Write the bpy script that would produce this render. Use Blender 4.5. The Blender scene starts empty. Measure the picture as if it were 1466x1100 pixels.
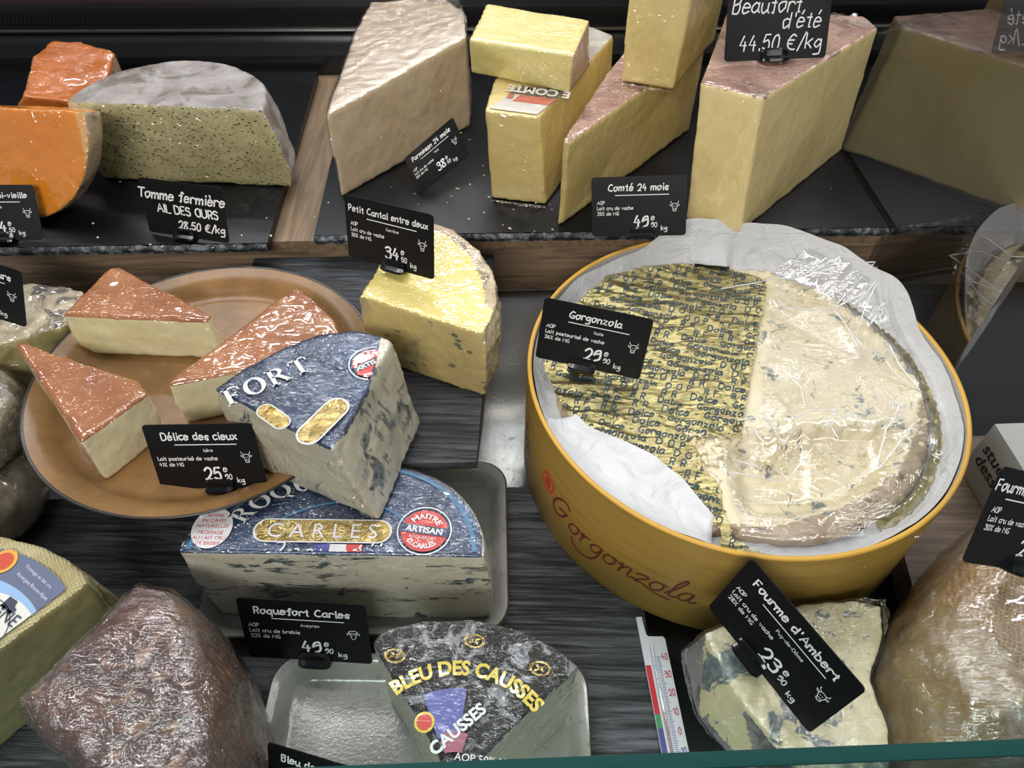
import bpy, bmesh, math, random
import numpy as np
from mathutils import Vector, Matrix, noise

random.seed(7)
C = bpy.context.scene.collection
R = math.radians

# ------------------------------------------------------------------ camera, world, lights
CAM_H = .522
PITCH, ROLL, FOC = R(48), R(1), 1060.0
cam_d = bpy.data.cameras.new('camera')
cam = bpy.data.objects.new('camera', cam_d)
C.objects.link(cam)
bpy.context.scene.camera = cam
cam_d.sensor_fit = 'HORIZONTAL'
cam_d.sensor_width = 36
cam_d.lens = FOC / 1466 * 36
cam_d.clip_start = .01
cam.location = (0, 0, CAM_H)
cam.matrix_world = (Matrix.Translation((0, 0, CAM_H)) @ Matrix.Rotation(math.pi/2 - PITCH, 4, 'X')
                    @ Matrix.Rotation(ROLL, 4, 'Z'))

w = bpy.data.worlds.new('shop')
bpy.context.scene.world = w
w.use_nodes = True
w.node_tree.nodes['Background'].inputs[0].default_value = (.62, .66, .72, 1)
w.node_tree.nodes['Background'].inputs[1].default_value = .30

def area(name, loc, target, sx, sy, power, col):
    d = bpy.data.lights.new(name, 'AREA')
    d.shape = 'RECTANGLE'; d.size = sx; d.size_y = sy; d.energy = power; d.color = col
    o = bpy.data.objects.new(name, d); C.objects.link(o)
    o.location = loc
    o.rotation_euler = (Vector(target) - Vector(loc)).to_track_quat('-Z', 'Y').to_euler()
    return o
# tubes of the display case and shop ceiling; extra unseen ones added for film glints
area('case_light', (.05, 1.015, .53), (0, .5, .05), 1.5, .012, 1.8, (1, .95, .88))
area('case_light', (.05, 1.05, .90), (0, .45, .05), 1.5, .014, 2.6, (1, .96, .90))
area('front_light', (.0, .52, 1.10), (0, .36, .05), 1.4, .035, 3.1, (1, .96, .90))
area('ceiling_glint_tube', (-.5, 1.7, 1.3), (0, .4, .05), 1.1, .02, 4, (.93, .96, 1))
area('ceiling_glint_tube', (.9, 1.8, 1.5), (0, .4, .05), .9, .02, 4, (.93, .96, 1))
area('ceiling_glint_tube', (.1, 1.9, 2.1), (0, .4, .05), 1.6, .035, 9, (.93, .96, 1))
area('ceiling_glint_tube', (-.3, .95, 1.9), (0, .4, .05), 1.5, .03, 6, (.93, .96, 1))
area('ceiling_glint_tube', (-1.2, 1.0, 1.5), (0, .4, .05), .04, 1.2, 5, (.93, .96, 1))
area('ceiling_glint_tube', (1.3, .7, 1.5), (0, .4, .05), .04, 1.2, 4, (.93, .96, 1))
area('front_fill', (-.3, -1.0, 1.25), (0, .4, .08), .9, .3, 20, (1, .96, .90))  # unseen fill lamp added in front to brighten the upright cheese faces

sc = bpy.context.scene
sc.view_settings.view_transform = 'Standard'
sc.view_settings.look = 'None'
sc.view_settings.exposure = 0.0
sc.view_settings.gamma = 1
sc.view_settings.use_curve_mapping = False

# ------------------------------------------------------------------ measuring helper
CR, SR, CP, SP = math.cos(ROLL), math.sin(ROLL), math.cos(PITCH), math.sin(PITCH)
def at(px, py, z):
    "the point of the level plane z that the sight line (px, py) of the survey photo meets"
    x, y = (px - 733) / FOC, -(py - 550) / FOC
    x, y = CR*x - SR*y, SR*x + CR*y
    dy, dz = y*SP + CP, y*CP - SP
    k = (CAM_H - z) / -dz
    return Vector((x*k, dy*k, z))
YAW = R(3)
E1 = Vector((math.cos(YAW), math.sin(YAW), 0)); E2 = Vector((-math.sin(YAW), math.cos(YAW), 0)); EZ = Vector((0, 0, 1))

# ------------------------------------------------------------------ objects, names, labels
def prop(o, label=None, cat=None, group=None, kind=None):
    if label: o['label'] = label
    if cat: o['category'] = cat
    if group: o['group'] = group
    if kind: o['kind'] = kind
    return o

def thing(name, loc, label, cat, group=None):
    o = bpy.data.objects.new(name, None)
    o.empty_display_size = .02
    C.objects.link(o); o.location = loc
    return prop(o, label, cat, group)

def mesh_obj(name, verts, faces, mat, parent=None, smooth=True, label=None):
    "verts in world space"
    org = Vector(parent_origin(parent)) if parent else Vector((0, 0, 0))
    me = bpy.data.meshes.new(name)
    me.from_pydata([tuple(Vector(v) - org) for v in verts], [], [tuple(f) for f in faces])
    me.update()
    if smooth:
        me.polygons.foreach_set('use_smooth', [True]*len(me.polygons))
    me.materials.append(mat)
    o = bpy.data.objects.new(name, me)
    C.objects.link(o)
    if parent: o.parent = parent
    if label: o['label'] = label
    return o

def parent_origin(p):
    v = Vector((0, 0, 0))
    while p:
        v += p.location; p = p.parent
    return v

def bm_obj(name, bm, mat, parent=None, smooth=True, label=None):
    bmesh.ops.recalc_face_normals(bm, faces=bm.faces)
    vs = [v.co.copy() for v in bm.verts]
    bm.verts.index_update()
    fs = [[v.index for v in f.verts] for f in bm.faces]
    bm.free()
    return mesh_obj(name, vs, fs, mat, parent, smooth, label)

def smooth_by_angle(o, deg=40):
    me = o.data
    bm = bmesh.new(); bm.from_mesh(me)
    for e in bm.edges:
        if len(e.link_faces) == 2 and e.calc_face_angle(0) > R(deg): e.smooth = False
    bm.to_mesh(me); bm.free()
    return o

# ------------------------------------------------------------------ materials
def srgb(h):
    h = h.lstrip('#')
    out = []
    for i in (0, 2, 4):
        c = int(h[i:i+2], 16)/255
        out.append(c/12.92 if c <= .04045 else ((c+.055)/1.055)**2.4)
    return (*out, 1)

class NT:
    def __init__(s, name):
        s.m = bpy.data.materials.new(name); s.m.use_nodes = True
        s.t = s.m.node_tree; s.b = s.t.nodes['Principled BSDF']; s.out = s.t.nodes['Material Output']
        s.tc = s.t.nodes.new('ShaderNodeTexCoord').outputs['Object']
    def n(s, typ, ins=None, **kw):
        nd = s.t.nodes.new(typ)
        for k, v in kw.items(): setattr(nd, k, v)
        for k, v in (ins or {}).items(): s.set(nd, k, v)
        return nd
    def set(s, nd, k, v):
        if isinstance(v, bpy.types.NodeSocket): s.t.links.new(v, nd.inputs[k])
        else: nd.inputs[k].default_value = v
    def P(s, **kw):
        for k, v in kw.items(): s.set(s.b, k.replace('_', ' '), v)
    def mapping(s, scale=(1, 1, 1), rot=(0, 0, 0), vec=None):
        return s.n('ShaderNodeMapping', {'Vector': vec or s.tc, 'Scale': scale, 'Rotation': rot}).outputs[0]
    def noise(s, scale, detail=4, rough=.55, dist=0, vec=None):
        return s.n('ShaderNodeTexNoise', {'Vector': vec or s.tc, 'Scale': scale, 'Detail': detail, 'Roughness': rough, 'Distortion': dist}).outputs[0]
    def voro(s, scale, feature='F1', vec=None, rnd=1):
        return s.n('ShaderNodeTexVoronoi', {'Vector': vec or s.tc, 'Scale': scale, 'Randomness': rnd}, feature=feature).outputs['Distance']
    def ramp(s, fac, stops, interp='LINEAR'):
        r = s.n('ShaderNodeValToRGB', {'Fac': fac}); cr = r.color_ramp; cr.interpolation = interp
        while len(cr.elements) < len(stops): cr.elements.new(.5)
        for e, (p, c) in zip(cr.elements, stops):
            e.position = p; e.color = c if len(c) == 4 else (*c, 1)
        return r.outputs[0]
    def thr(s, fac, a, b):
        return s.n('ShaderNodeMapRange', {'Value': fac, 'From Min': a, 'From Max': b}, interpolation_type='SMOOTHSTEP').outputs[0]
    def mix(s, f, a, b):
        nd = s.n('ShaderNodeMix', data_type='RGBA')
        s.set(nd, 0, f); s.set(nd, 6, a); s.set(nd, 7, b)
        return nd.outputs[2]
    def math(s, op, a, b=0.0):
        nd = s.n('ShaderNodeMath', operation=op); s.set(nd, 0, a); s.set(nd, 1, b)
        return nd.outputs[0]
    def bump(s, h, strength=1, dist=.001, normal=None):
        ins = {'Height': h, 'Strength': strength, 'Distance': dist}
        if normal: ins['Normal'] = normal
        return s.n('ShaderNodeBump', ins).outputs[0]
    def film(s, weight=1, amount=1.0, scale=1.0, rough=.06, rot=(0, 0, .6), streak=3, dense=0, ior=2.0):
        "cling film drawn tight over the surface: a clear coat with creases of its own"
        v = s.mapping((1, streak, 1), rot)
        w_ = s.noise(14*scale, 3, .5, 0, s.tc)
        v2 = s.n('ShaderNodeVectorMath', {0: v, 1: s.n('ShaderNodeVectorMath', {0: w_, 1: (.05, .05, .05)}, operation='MULTIPLY').outputs[0]}, operation='ADD').outputs[0]
        def crease(sc_, w_, vec):
            n = s.noise(sc_*scale, 3, .5, .8, vec)
            return s.math('MAXIMUM', s.math('SUBTRACT', w_, s.math('ABSOLUTE', s.math('SUBTRACT', n, .5))), 0.0)
        v3 = s.mapping((1, 1.6, 1.2), (.4, .3, rot[2]+1.1), v2)
        h = s.math('ADD', s.math('MULTIPLY', crease(34, .035, v2), 20.0), s.math('MULTIPLY', crease(60, .03, v3), 14.0))
        h = s.math('ADD', h, s.math('MULTIPLY', s.noise(26*scale, 2, .5, .5, s.tc), 1.1))
        if dense:
            h = s.math('ADD', h, s.math('MULTIPLY', s.noise(75*scale, 3, .55, 1.2, v2), 1.6*dense))
            h = s.math('ADD', h, s.math('MULTIPLY', crease(85, .05, v3), 14.0*dense))
        s.P(Coat_Weight=weight, Coat_Roughness=rough, Coat_IOR=ior)
        s.P(Coat_Normal=s.bump(h, 1.0, .0010*amount))

def M_plain(name, col, rough=.5, metal=0, spec=.5, bump=None, film=None, **kw):
    t = NT(name); t.P(Base_Color=srgb(col), Roughness=rough, Metallic=metal)
    t.b.inputs['Specular IOR Level'].default_value = spec
    if bump: t.P(Normal=t.bump(t.noise(bump[0], 5), 1, bump[1]))
    if film: t.film(**film)
    return t.m

def M_cheese(name, c1, c2, scale=25, spots=None, film=None, rough=.45, bump=(120, .0006), extra=None, sub=0, vein=None):
    t = NT(name)
    col = t.mix(t.thr(t.noise(scale, 5, .6, .4), .3, .7), srgb(c1), srgb(c2))
    if extra:      # broad blotches (colour, scale, lo, hi)
        c, s_, lo, hi = extra
        col = t.mix(t.thr(t.noise(s_, 4, .6, .8, t.mapping((1, 1, 1), (1, 2, 3))), lo, hi), col, srgb(c))
    if vein:       # blue mould: ragged blots
        c, s_, lo, hi, sq = vein
        n1 = t.noise(s_, 6, .68, 1.0, t.mapping(sq))
        n2 = t.noise(s_*.35, 2, .5, 0, t.mapping(sq, (2, 1, 0)))
        k = t.thr(t.math('ADD', n1, t.math('MULTIPLY', t.math('SUBTRACT', n2, .5), .45)), lo, hi)
        n3 = t.noise(s_*3, 3)
        col = t.mix(k, col, t.mix(t.thr(n3, .35, .65), srgb(c), srgb('#6e7a78')))
    for sp in (spots or []):  # (colour, scale, threshold on voronoi distance, mask lo, squash)
        c, s_, th, mk, sq = sp
        v = t.mapping(sq, (.3, .2, .5))
        d = t.voro(s_, 'F1', v)
        n = t.noise(s_*2.2, 3, .6, 0, v)
        k = t.thr(t.math('ADD', d, t.math('MULTIPLY', n, th)), th*1.75, th*1.2)
        k = t.math('MULTIPLY', k, t.thr(t.noise(s_*.33, 2, .5, 0, v), mk, mk+.1))
        col = t.mix(k, col, srgb(c))
    t.P(Base_Color=col, Roughness=rough)
    if bump: t.P(Normal=t.bump(t.noise(bump[0], 6, .65), 1, bump[1]))
    if sub:
        t.P(Subsurface_Weight=sub, Subsurface_Radius=(1, .6, .3), Subsurface_Scale=.004)
    if film: t.film(**film)
    return t.m

FILM = dict(weight=1, amount=1.0, scale=1.0)
FILM_T = dict(weight=1, amount=.7, scale=.8)      # taut
FILM_H = dict(weight=1, amount=1.8, scale=1.1, rough=.11, dense=1.4, ior=2.6)    # heavy crumple

def M_wood_board(name, dark, light, scale=1.0, rough=.42):
    "black oak-look laminate: fine grain drawn along the case"
    t = NT(name)
    v = t.mapping((7*scale, 130*scale, 60*scale), (0, 0, -YAW))
    n1 = t.noise(1.6, 6, .7, 1.4, v); n2 = t.noise(.5, 3, .5, .5, v)
    k = t.thr(t.math('ADD', t.math('MULTIPLY', n1, .75), t.math('MULTIPLY', n2, .25)), .40, .68)
    t.P(Base_Color=t.mix(k, srgb(dark), srgb(light)), Roughness=rough)
    t.P(Normal=t.bump(n1, .9, .0016))
    return t.m

def M_slate():
    t = NT('slate')
    n = t.noise(14, 7, .62, .3)
    t.P(Base_Color=t.mix(t.thr(n, .35, .75), srgb('#0b0d10'), srgb('#15181c')), Roughness=.34); t.b.inputs['Specular IOR Level'].default_value = .25
    t.P(Normal=t.bump(n, .5, .0012))
    return t.m
def M_slate_edge():
    t = NT('slate_edge')
    n = t.noise(120, 5, .7, .3)
    t.P(Base_Color=t.mix(t.thr(n, .42, .66), srgb('#202429'), srgb('#7b8288')), Roughness=.6, Normal=t.bump(n, 1, .0015))
    return t.m
def M_wood(name, a, b, axis='x', rough=.55):
    t = NT(name)
    sc_ = (6, 90, 90) if axis == 'x' else ((90, 6, 90) if axis == 'y' else (90, 90, 6))
    n = t.noise(1.2, 5, .6, 1.2, t.mapping(sc_, (0, 0, -YAW)))
    t.P(Base_Color=t.mix(t.thr(n, .3, .7), srgb(a), srgb(b)), Roughness=rough, Normal=t.bump(n, .5, .0008))
    return t.m
def M_glass(name, tint, refl, rough=.0, alpha_col=(1, 1, 1, 1)):
    t = NT(name)
    tr = t.n('ShaderNodeBsdfTransparent', {'Color': tint})
    gl = t.n('ShaderNodeBsdfGlossy', {'Color': (1, 1, 1, 1), 'Roughness': rough})
    # reflectance of the sheet, the same from either side
    ge = t.n('ShaderNodeNewGeometry'); dt = t.n('ShaderNodeVectorMath', {0: ge.outputs['Incoming'], 1: ge.outputs['Normal']}, operation='DOT_PRODUCT').outputs['Value']
    f0 = 1.6*((refl-1)/(refl+1))**2
    fr = t.math('ADD', t.math('MULTIPLY', t.math('POWER', t.math('SUBTRACT', 1.0, t.math('ABSOLUTE', dt)), 5.0), 1-f0), f0)
    mx = t.n('ShaderNodeMixShader', {0: fr, 1: tr.outputs[0], 2: gl.outputs[0]})
    t.t.links.new(mx.outputs[0], t.out.inputs[0])
    return t.m, t, gl
def M_filmsheet(name, ior=1.6, haze=.0, bumpd=.0015, scale=1.0, rough=.08):
    m, t, gl = M_glass(name, (.97, .97, .97, 1), ior, rough)
    n = t.noise(28*scale, 4, .6, 1.5)
    h = t.math('ADD', t.math('MULTIPLY', t.math('ABSOLUTE', t.math('SUBTRACT', n, .5)), -2.5), t.math('MULTIPLY', t.voro(22*scale, 'DISTANCE_TO_EDGE'), -1.0))
    t.set(gl, 'Normal', t.bump(h, 1, bumpd))
    return m

MT = {}
MT['slate'] = M_slate(); MT['slate_edge'] = M_slate_edge()
MT['black_board'] = M_wood_board('black_grain_board', '#1c1e21', '#6a6d72')
MT['riser_board'] = M_wood_board('riser_board', '#141619', '#4b5056')
MT['black'] = M_plain('black_paint', '#0d0e10', .35)
MT['card'] = M_plain('card_black', '#0b0c0e', .38, spec=.35)
MT['holder'] = M_plain('holder_black', '#090909', .12)
MT['chalk'] = M_plain('white_ink', '#eeeeee', .6)
MT['wood_brown'] = M_wood('brown_wood', '#5a4a3c', '#8c7761')
MT['wood_beige'] = M_wood('beige_wood', '#6b5844', '#8d785f', 'y')
MT['steel'] = M_plain('steel', '#8b8b88', .28, 1.0, bump=(300, .00015))
MT['dark_panel'] = M_plain('dark_panel', '#131416', .3)
MT['chrome'] = M_plain('chrome', '#c9c9c6', .2, 1)
MT['ledge'] = M_plain('ledge', '#8a6a5c', .5)

# ------------------------------------------------------------------ solids
def dense_solid(rings=None, bm=None, voxel=.002, smooth=6):
    "closed body from stacked rings (bottom to top), rounded by remeshing; returns verts, normals, faces"
    if bm is None:
        bm = bmesh.new()
        vr = [[bm.verts.new(p) for p in r] for r in rings]
        n = len(vr[0])
        for a, b in zip(vr, vr[1:]):
            for i in range(n):
                bm.faces.new((a[i], a[(i+1) % n], b[(i+1) % n], b[i]))
        bm.faces.new(list(reversed(vr[0]))); bm.faces.new(vr[-1])
    bmesh.ops.triangulate(bm, faces=bm.faces)
    bmesh.ops.recalc_face_normals(bm, faces=bm.faces)
    me = bpy.data.meshes.new('t'); bm.to_mesh(me); bm.free()
    o = bpy.data.objects.new('t', me); C.objects.link(o)
    md = o.modifiers.new('r', 'REMESH'); md.mode = 'VOXEL'; md.voxel_size = voxel; md.use_smooth_shade = True
    if smooth:
        ms = o.modifiers.new('s', 'SMOOTH'); ms.factor = .5; ms.iterations = smooth
    dg = bpy.context.evaluated_depsgraph_get(); dg.update()
    e = o.evaluated_get(dg).to_mesh()
    V = np.empty(len(e.vertices)*3); e.vertices.foreach_get('co', V); V = V.reshape(-1, 3)
    N = np.array([v.normal[:] for v in e.vertices])
    F = [tuple(p.vertices) for p in e.polygons]
    FN = np.array([p.normal[:] for p in e.polygons]); FC = np.array([p.center[:] for p in e.polygons])
    o.evaluated_get(dg).to_mesh_clear()
    bpy.data.objects.remove(o); bpy.data.meshes.remove(me)
    return V, N, F, FN, FC

def fbm(p, s, o=3, seed=0):
    return noise.fractal(Vector((p[0]*s + seed, p[1]*s + seed*.7, p[2]*s)), .6, 2.1, o)

def M_tight_film(name, rot, ior=2.0, dist=.0016, rough=.05):
    m, t, gl = M_glass(name, (.96, .96, .97, 1), ior, rough)
    v = t.mapping((1, 2.6, 1), rot)
    v = t.n('ShaderNodeVectorMath', {0: v, 1: t.n('ShaderNodeVectorMath', {0: t.noise(14, 3), 1: (.09, .09, .09)}, operation='MULTIPLY').outputs[0]}, operation='ADD').outputs[0]
    a = t.math('ABSOLUTE', t.math('SUBTRACT', t.noise(34, 4, .6, .8, v), .5)); b = t.noise(80, 3, .55, 1, v)
    h = t.math('ADD', t.math('MULTIPLY', a, -3.0), t.math('MULTIPLY', b, .9))
    t.set(gl, 'Normal', t.bump(h, 1, dist))
    return m

def film_shell(root, V, N, F, mat, lift=.0011, crumple=.0011, seed=0):
    W = []
    for v, n in zip(V, N):
        a = abs(noise.noise(Vector((v[0]*70+seed, v[1]*70, v[2]*70)))); b = noise.noise(Vector((v[0]*190, v[1]*190+seed, v[2]*190)))
        W.append(v + n*(lift + crumple*(.9-2.2*a) + .0003*b) if n[2] > -.5 else v+n*.0002)
    keep = [f for f in F if not all(N[k][2] < -.5 for k in f)]
    used = {}
    for f in keep:
        for k in f: used.setdefault(k, len(used))
    return mesh_obj('plastic_film', [W[k] for k in used], [[used[k] for k in f] for f in keep], mat, root, True, 'clear crinkled cling film wrapped round the cheese')

def split_build(root, sol, classify, mats, amp=0, scale=20, disp=None, labels=None, film=None):
    "cuts the closed body into its named parts; every part keeps its own faces"
    V, N, F, FN, FC = sol
    if disp: V = np.array([v + n*disp(v, n) for v, n in zip(V, N)])
    elif amp:
        V = np.array([v + n*(amp*fbm(v, scale, 3, 3.1)) for v, n in zip(V, N)])
    if film: film_shell(root, V, N, F, film)
    groups = {}
    for i, f in enumerate(F):
        groups.setdefault(classify(FC[i], FN[i]), []).append(f)
    for nm, fs in groups.items():
        used = {}; 
        for f in fs:
            for v in f: used.setdefault(v, len(used))
        vs = [V[k] for k in used]
        # the shading normals of the whole body keep the seams between parts smooth
        o = mesh_obj(nm, vs, [[used[v] for v in f] for f in fs], mats[nm], root, True, (labels or {}).get(nm))
    return root

def vz(pts, z): return [at(x, y, z) for x, y in pts]
def lerp(a, b, t): return a + (b-a)*t
def shift(ring, dx=0, dy=0, dz=0, s=1.0):
    c = sum(ring, Vector())/len(ring)
    return [c + (p-c)*s + Vector((dx, dy, 0)) if dz is None else Vector((c.x+(p.x-c.x)*s+dx, c.y+(p.y-c.y)*s+dy, p.z+dz)) for p in ring]
def setz(ring, z): return [Vector((p.x, p.y, z)) for p in ring]
def cen(ring): return sum(ring, Vector())/len(ring)

def box(name, c, sx, sy, sz, mat, parent=None, yaw=YAW, bevel=.001, label=None, seg=2):
    bm = bmesh.new()
    bmesh.ops.create_cube(bm, size=1)
    for v in bm.verts: v.co = Vector((v.co.x*sx, v.co.y*sy, v.co.z*sz))
    if bevel: bmesh.ops.bevel(bm, geom=bm.edges[:], offset=bevel, segments=seg, affect='EDGES', profile=.7)
    m = Matrix.Translation(c) @ Matrix.Rotation(yaw, 4, 'Z')
    bmesh.ops.transform(bm, matrix=m, verts=bm.verts)
    return smooth_by_angle(bm_obj(name, bm, mat, parent, True, label))

def prism(name, ring_xy, z0, z1, mat, parent=None, bevel=.001, label=None):
    bm = bmesh.new()
    a = [bm.verts.new((p[0], p[1], z0)) for p in ring_xy]; b = [bm.verts.new((p[0], p[1], z1)) for p in ring_xy]
    n = len(a)
    for i in range(n): bm.faces.new((a[i], a[(i+1) % n], b[(i+1) % n], b[i]))
    bm.faces.new(list(reversed(a))); bm.faces.new(b)
    if bevel: bmesh.ops.bevel(bm, geom=bm.edges[:], offset=bevel, segments=2, affect='EDGES', profile=.7)
    return smooth_by_angle(bm_obj(name, bm, mat, parent, True, label))

def lathe(name, prof, c, mat, parent=None, n=96, sx=1, label=None, closed=False):
    "prof: (r, z) pairs"
    vs, fs = [], []
    m = len(prof)
    for i in range(n):
        a = 2*math.pi*i/n
        for r, z in prof: vs.append((c[0]+r*math.cos(a)*sx, c[1]+r*math.sin(a), c[2]+z))
    for i in range(n):
        j = (i+1) % n
        for k in range(m if closed else m-1):
            l = (k+1) % m
            fs.append((i*m+k, j*m+k, j*m+l, i*m+l))
    return mesh_obj(name, vs, fs, mat, parent, True, label)

# ------------------------------------------------------------------ writing: a hand of single strokes, inked as flat ribbons
GL = {}
def _g(s):
    for line in s.strip().split('\n'):
        ch, wd, st = line.strip().split(' ', 2)
        GL[ch] = (int(wd), [(p.startswith('!'), [(int(q[i], 16), int(q[i+1], 16)-3) for i in range(0, len(q), 2)]) for p in st.split('|') for q in [p.strip('! ').replace(' ', '')]])
_g('''a 5 472806042345|484453
b 5 0b0403|072846442303
c 4 48280705132344
d 5 4b4443|472807051345
e 5 0646473818051344
f 4 4a3b2a2313|!0838
g 5 4728060514244 6|48412000
h 5 0b03|0628474543
i 2 !1813|!1a1b
j 3 28211000|!2a2b
k 5 !0b03|!4805|!1643
l 2 1b141323
m 7 0803|0628373533|3658676563
n 5 0803|0628474543
o 5 28070513234546482818
p 5 !0800|0728474534230 4
q 5 4728060423 45|!4840
r 4 !0803|06183847
s 4 4728170635332304
t 4 2a242333|!0838
u 5 0805132345|484453
v 5 !082348
w 7 !081 3365368
x 5 !0843|!4803
y 5 !0824|!481000
z 5 !08480343
A 6 !033b63|!1656
B 5 !0b03|0b3b4a3807|0738463303
C 6 5a3b1906144354
D 6 !0b03|0b3b59553303
E 5 !4b0b0343|!0737
F 5 !4b0b03|!0737
G 6 5a3b19061443545636
H 6 !0b03|!5b53|!0757
I 2 !1b13
J 4 3b351304
K 5 !0b03|!4b07|!1853
L 4 !0b0343
M 7 !030b376b63
N 6 !030b535b
O 6 3b1a071433545a4b3b
P 5 !0b03|0b3b493706
Q 6 3b1a071433545a4b3b|!3563
R 5 !0b03|0b3b493706|!2743
S 5 4a2b0a08374533130 4
T 6 !0b6b|!3b33
U 6 0b051333555b
V 6 !0b335b
X 5 !0b53|!5b03
Z 5 !0b4b0343
0 5 3b1a0613334548493b
1 3 !092b23
2 5 092b4a4713|!030343
3 5 0a2b4a3818|18474433130 4
4 5 !2b0646|!3833
5 5 !4b1b07|0738453304
6 5 3b0705233345371705
7 5 !0b4b13
8 5 280a2b4a280423442 8
9 5 4918071a3b4a4513
% 6 !5b03|1b0a191b|45544345
€ 6 5a3b1906143353|!0848|!0636
/ 4 !4c02
- 4 !0636
' 2 !1b19
, 2 !1412
. 2 !1314
é 5 0646473818051344|!2a3c
è 5 0646473818051344|!1c2a
ê 5 0646473818051344|!1a2c3a
ô 5 28070513234546482818|!1a2c3a''')

def smooth_line(pts, closed=False, k=5):
    if len(pts) < 3: return pts
    out = []
    for i in range(len(pts)-1):
        p0 = pts[i-1] if i else (2*pts[0][0]-pts[1][0], 2*pts[0][1]-pts[1][1])
        p1, p2 = pts[i], pts[i+1]
        p3 = pts[i+2] if i+2 < len(pts) else (2*p2[0]-p1[0], 2*p2[1]-p1[1])
        for j in range(k):
            t = j/k
            out.append(tuple(.5*((2*b) + (-a+c)*t + (2*a-5*b+4*c-d)*t*t + (-a+3*b-3*c+d)*t**3) for a, b, c, d in zip(p0, p1, p2, p3)))
    out.append(pts[-1])
    return out

def ribbon(pts, wd, V, F, sub=None):
    "flat stroke along pts with round ends"
    P_ = [Vector(p) for p in pts]
    if sub:
        Q = [P_[0]]
        for a, b in zip(P_, P_[1:]):
            n = max(1, int((b-a).length/sub))
            for i in range(1, n+1): Q.append(a.lerp(b, i/n))
        P_ = Q
    P_ = [p for i, p in enumerate(P_) if i == 0 or (p-P_[i-1]).length > 1e-7]
    if len(P_) < 2: return
    h = wd/2
    b0 = len(V); rows = []
    for i, p in enumerate(P_):
        d = (P_[min(i+1, len(P_)-1)] - P_[max(i-1, 0)])
        if d.length < 1e-9: d = P_[i]-P_[i-1]
        d.normalize(); n = Vector((-d.y, d.x))
        if i == 0: rows.append((p-d*h*.8+n*h*.45, p-d*h*.8-n*h*.45))
        rows.append((p+n*h, p-n*h))
        if i == len(P_)-1: rows.append((p+d*h*.8+n*h*.45, p+d*h*.8-n*h*.45))
    for a, b in rows: V += [(a.x, a.y), (b.x, b.y)]
    for i in range(len(rows)-1):
        k = b0+2*i
        F.append((k+1, k+3, k+2, k))

def hand_text(s, size, x=0, y=0, align='l', wd=1.1, sp=1.3, slant=0, V=None, F=None, jit=0, sub=None):
    "size = height of a capital"
    V = [] if V is None else V; F = [] if F is None else F
    u = size/8
    W = 0
    for ch in s: W += (3 if ch == ' ' else GL[ch][0]) + sp
    W *= u
    cx = x - (W/2 if align == 'c' else (W if align == 'r' else 0))
    for ch in s:
        if ch == ' ': cx += (3+sp)*u; continue
        wch, sts = GL[ch]
        jy = random.uniform(-jit, jit)*u
        for straight, pts in sts:
            pp = pts if straight or len(pts) < 3 else smooth_line(pts)
            pp = [(cx + (p[0]+slant*p[1])*u, y + p[1]*u + jy) for p in pp]
            ribbon(pp, wd*u, V, F, sub)
        cx += (wch+sp)*u
    return V, F

def put(name, VF, mapfn, mat, parent, label=None):
    V, F = VF
    return mesh_obj(name, [mapfn(*v) for v in V], F, mat, parent, False, label)

_fc = {}
def print_text(s, size, x=0, y=0, align='CENTER', bold=.0, shear=0, arc=None, xs=1.0):
    "printed lettering from the built-in font; arc=(radius, sign) bends it round a circle"
    cu = bpy.data.curves.new('f', 'FONT'); cu.body = s; cu.size = size; cu.align_x = align
    cu.offset = bold; cu.shear = shear; cu.resolution_u = 3; cu.fill_mode = 'FRONT'
    o = bpy.data.objects.new('f', cu); C.objects.link(o)
    dg = bpy.context.evaluated_depsgraph_get(); dg.update()
    me = o.evaluated_get(dg).to_mesh()
    V = [(v.co.x*xs, v.co.y) for v in me.vertices]; F = [tuple(p.vertices) for p in me.polygons]
    o.evaluated_get(dg).to_mesh_clear(); bpy.data.objects.remove(o); bpy.data.curves.remove(cu)
    if arc:
        r, sg = arc
        V = [((r+sg*vy)*math.sin(vx/r), sg*((r+sg*vy)*math.cos(vx/r))) for vx, vy in V]
    return [(a+x, b+y) for a, b in V], F

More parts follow.
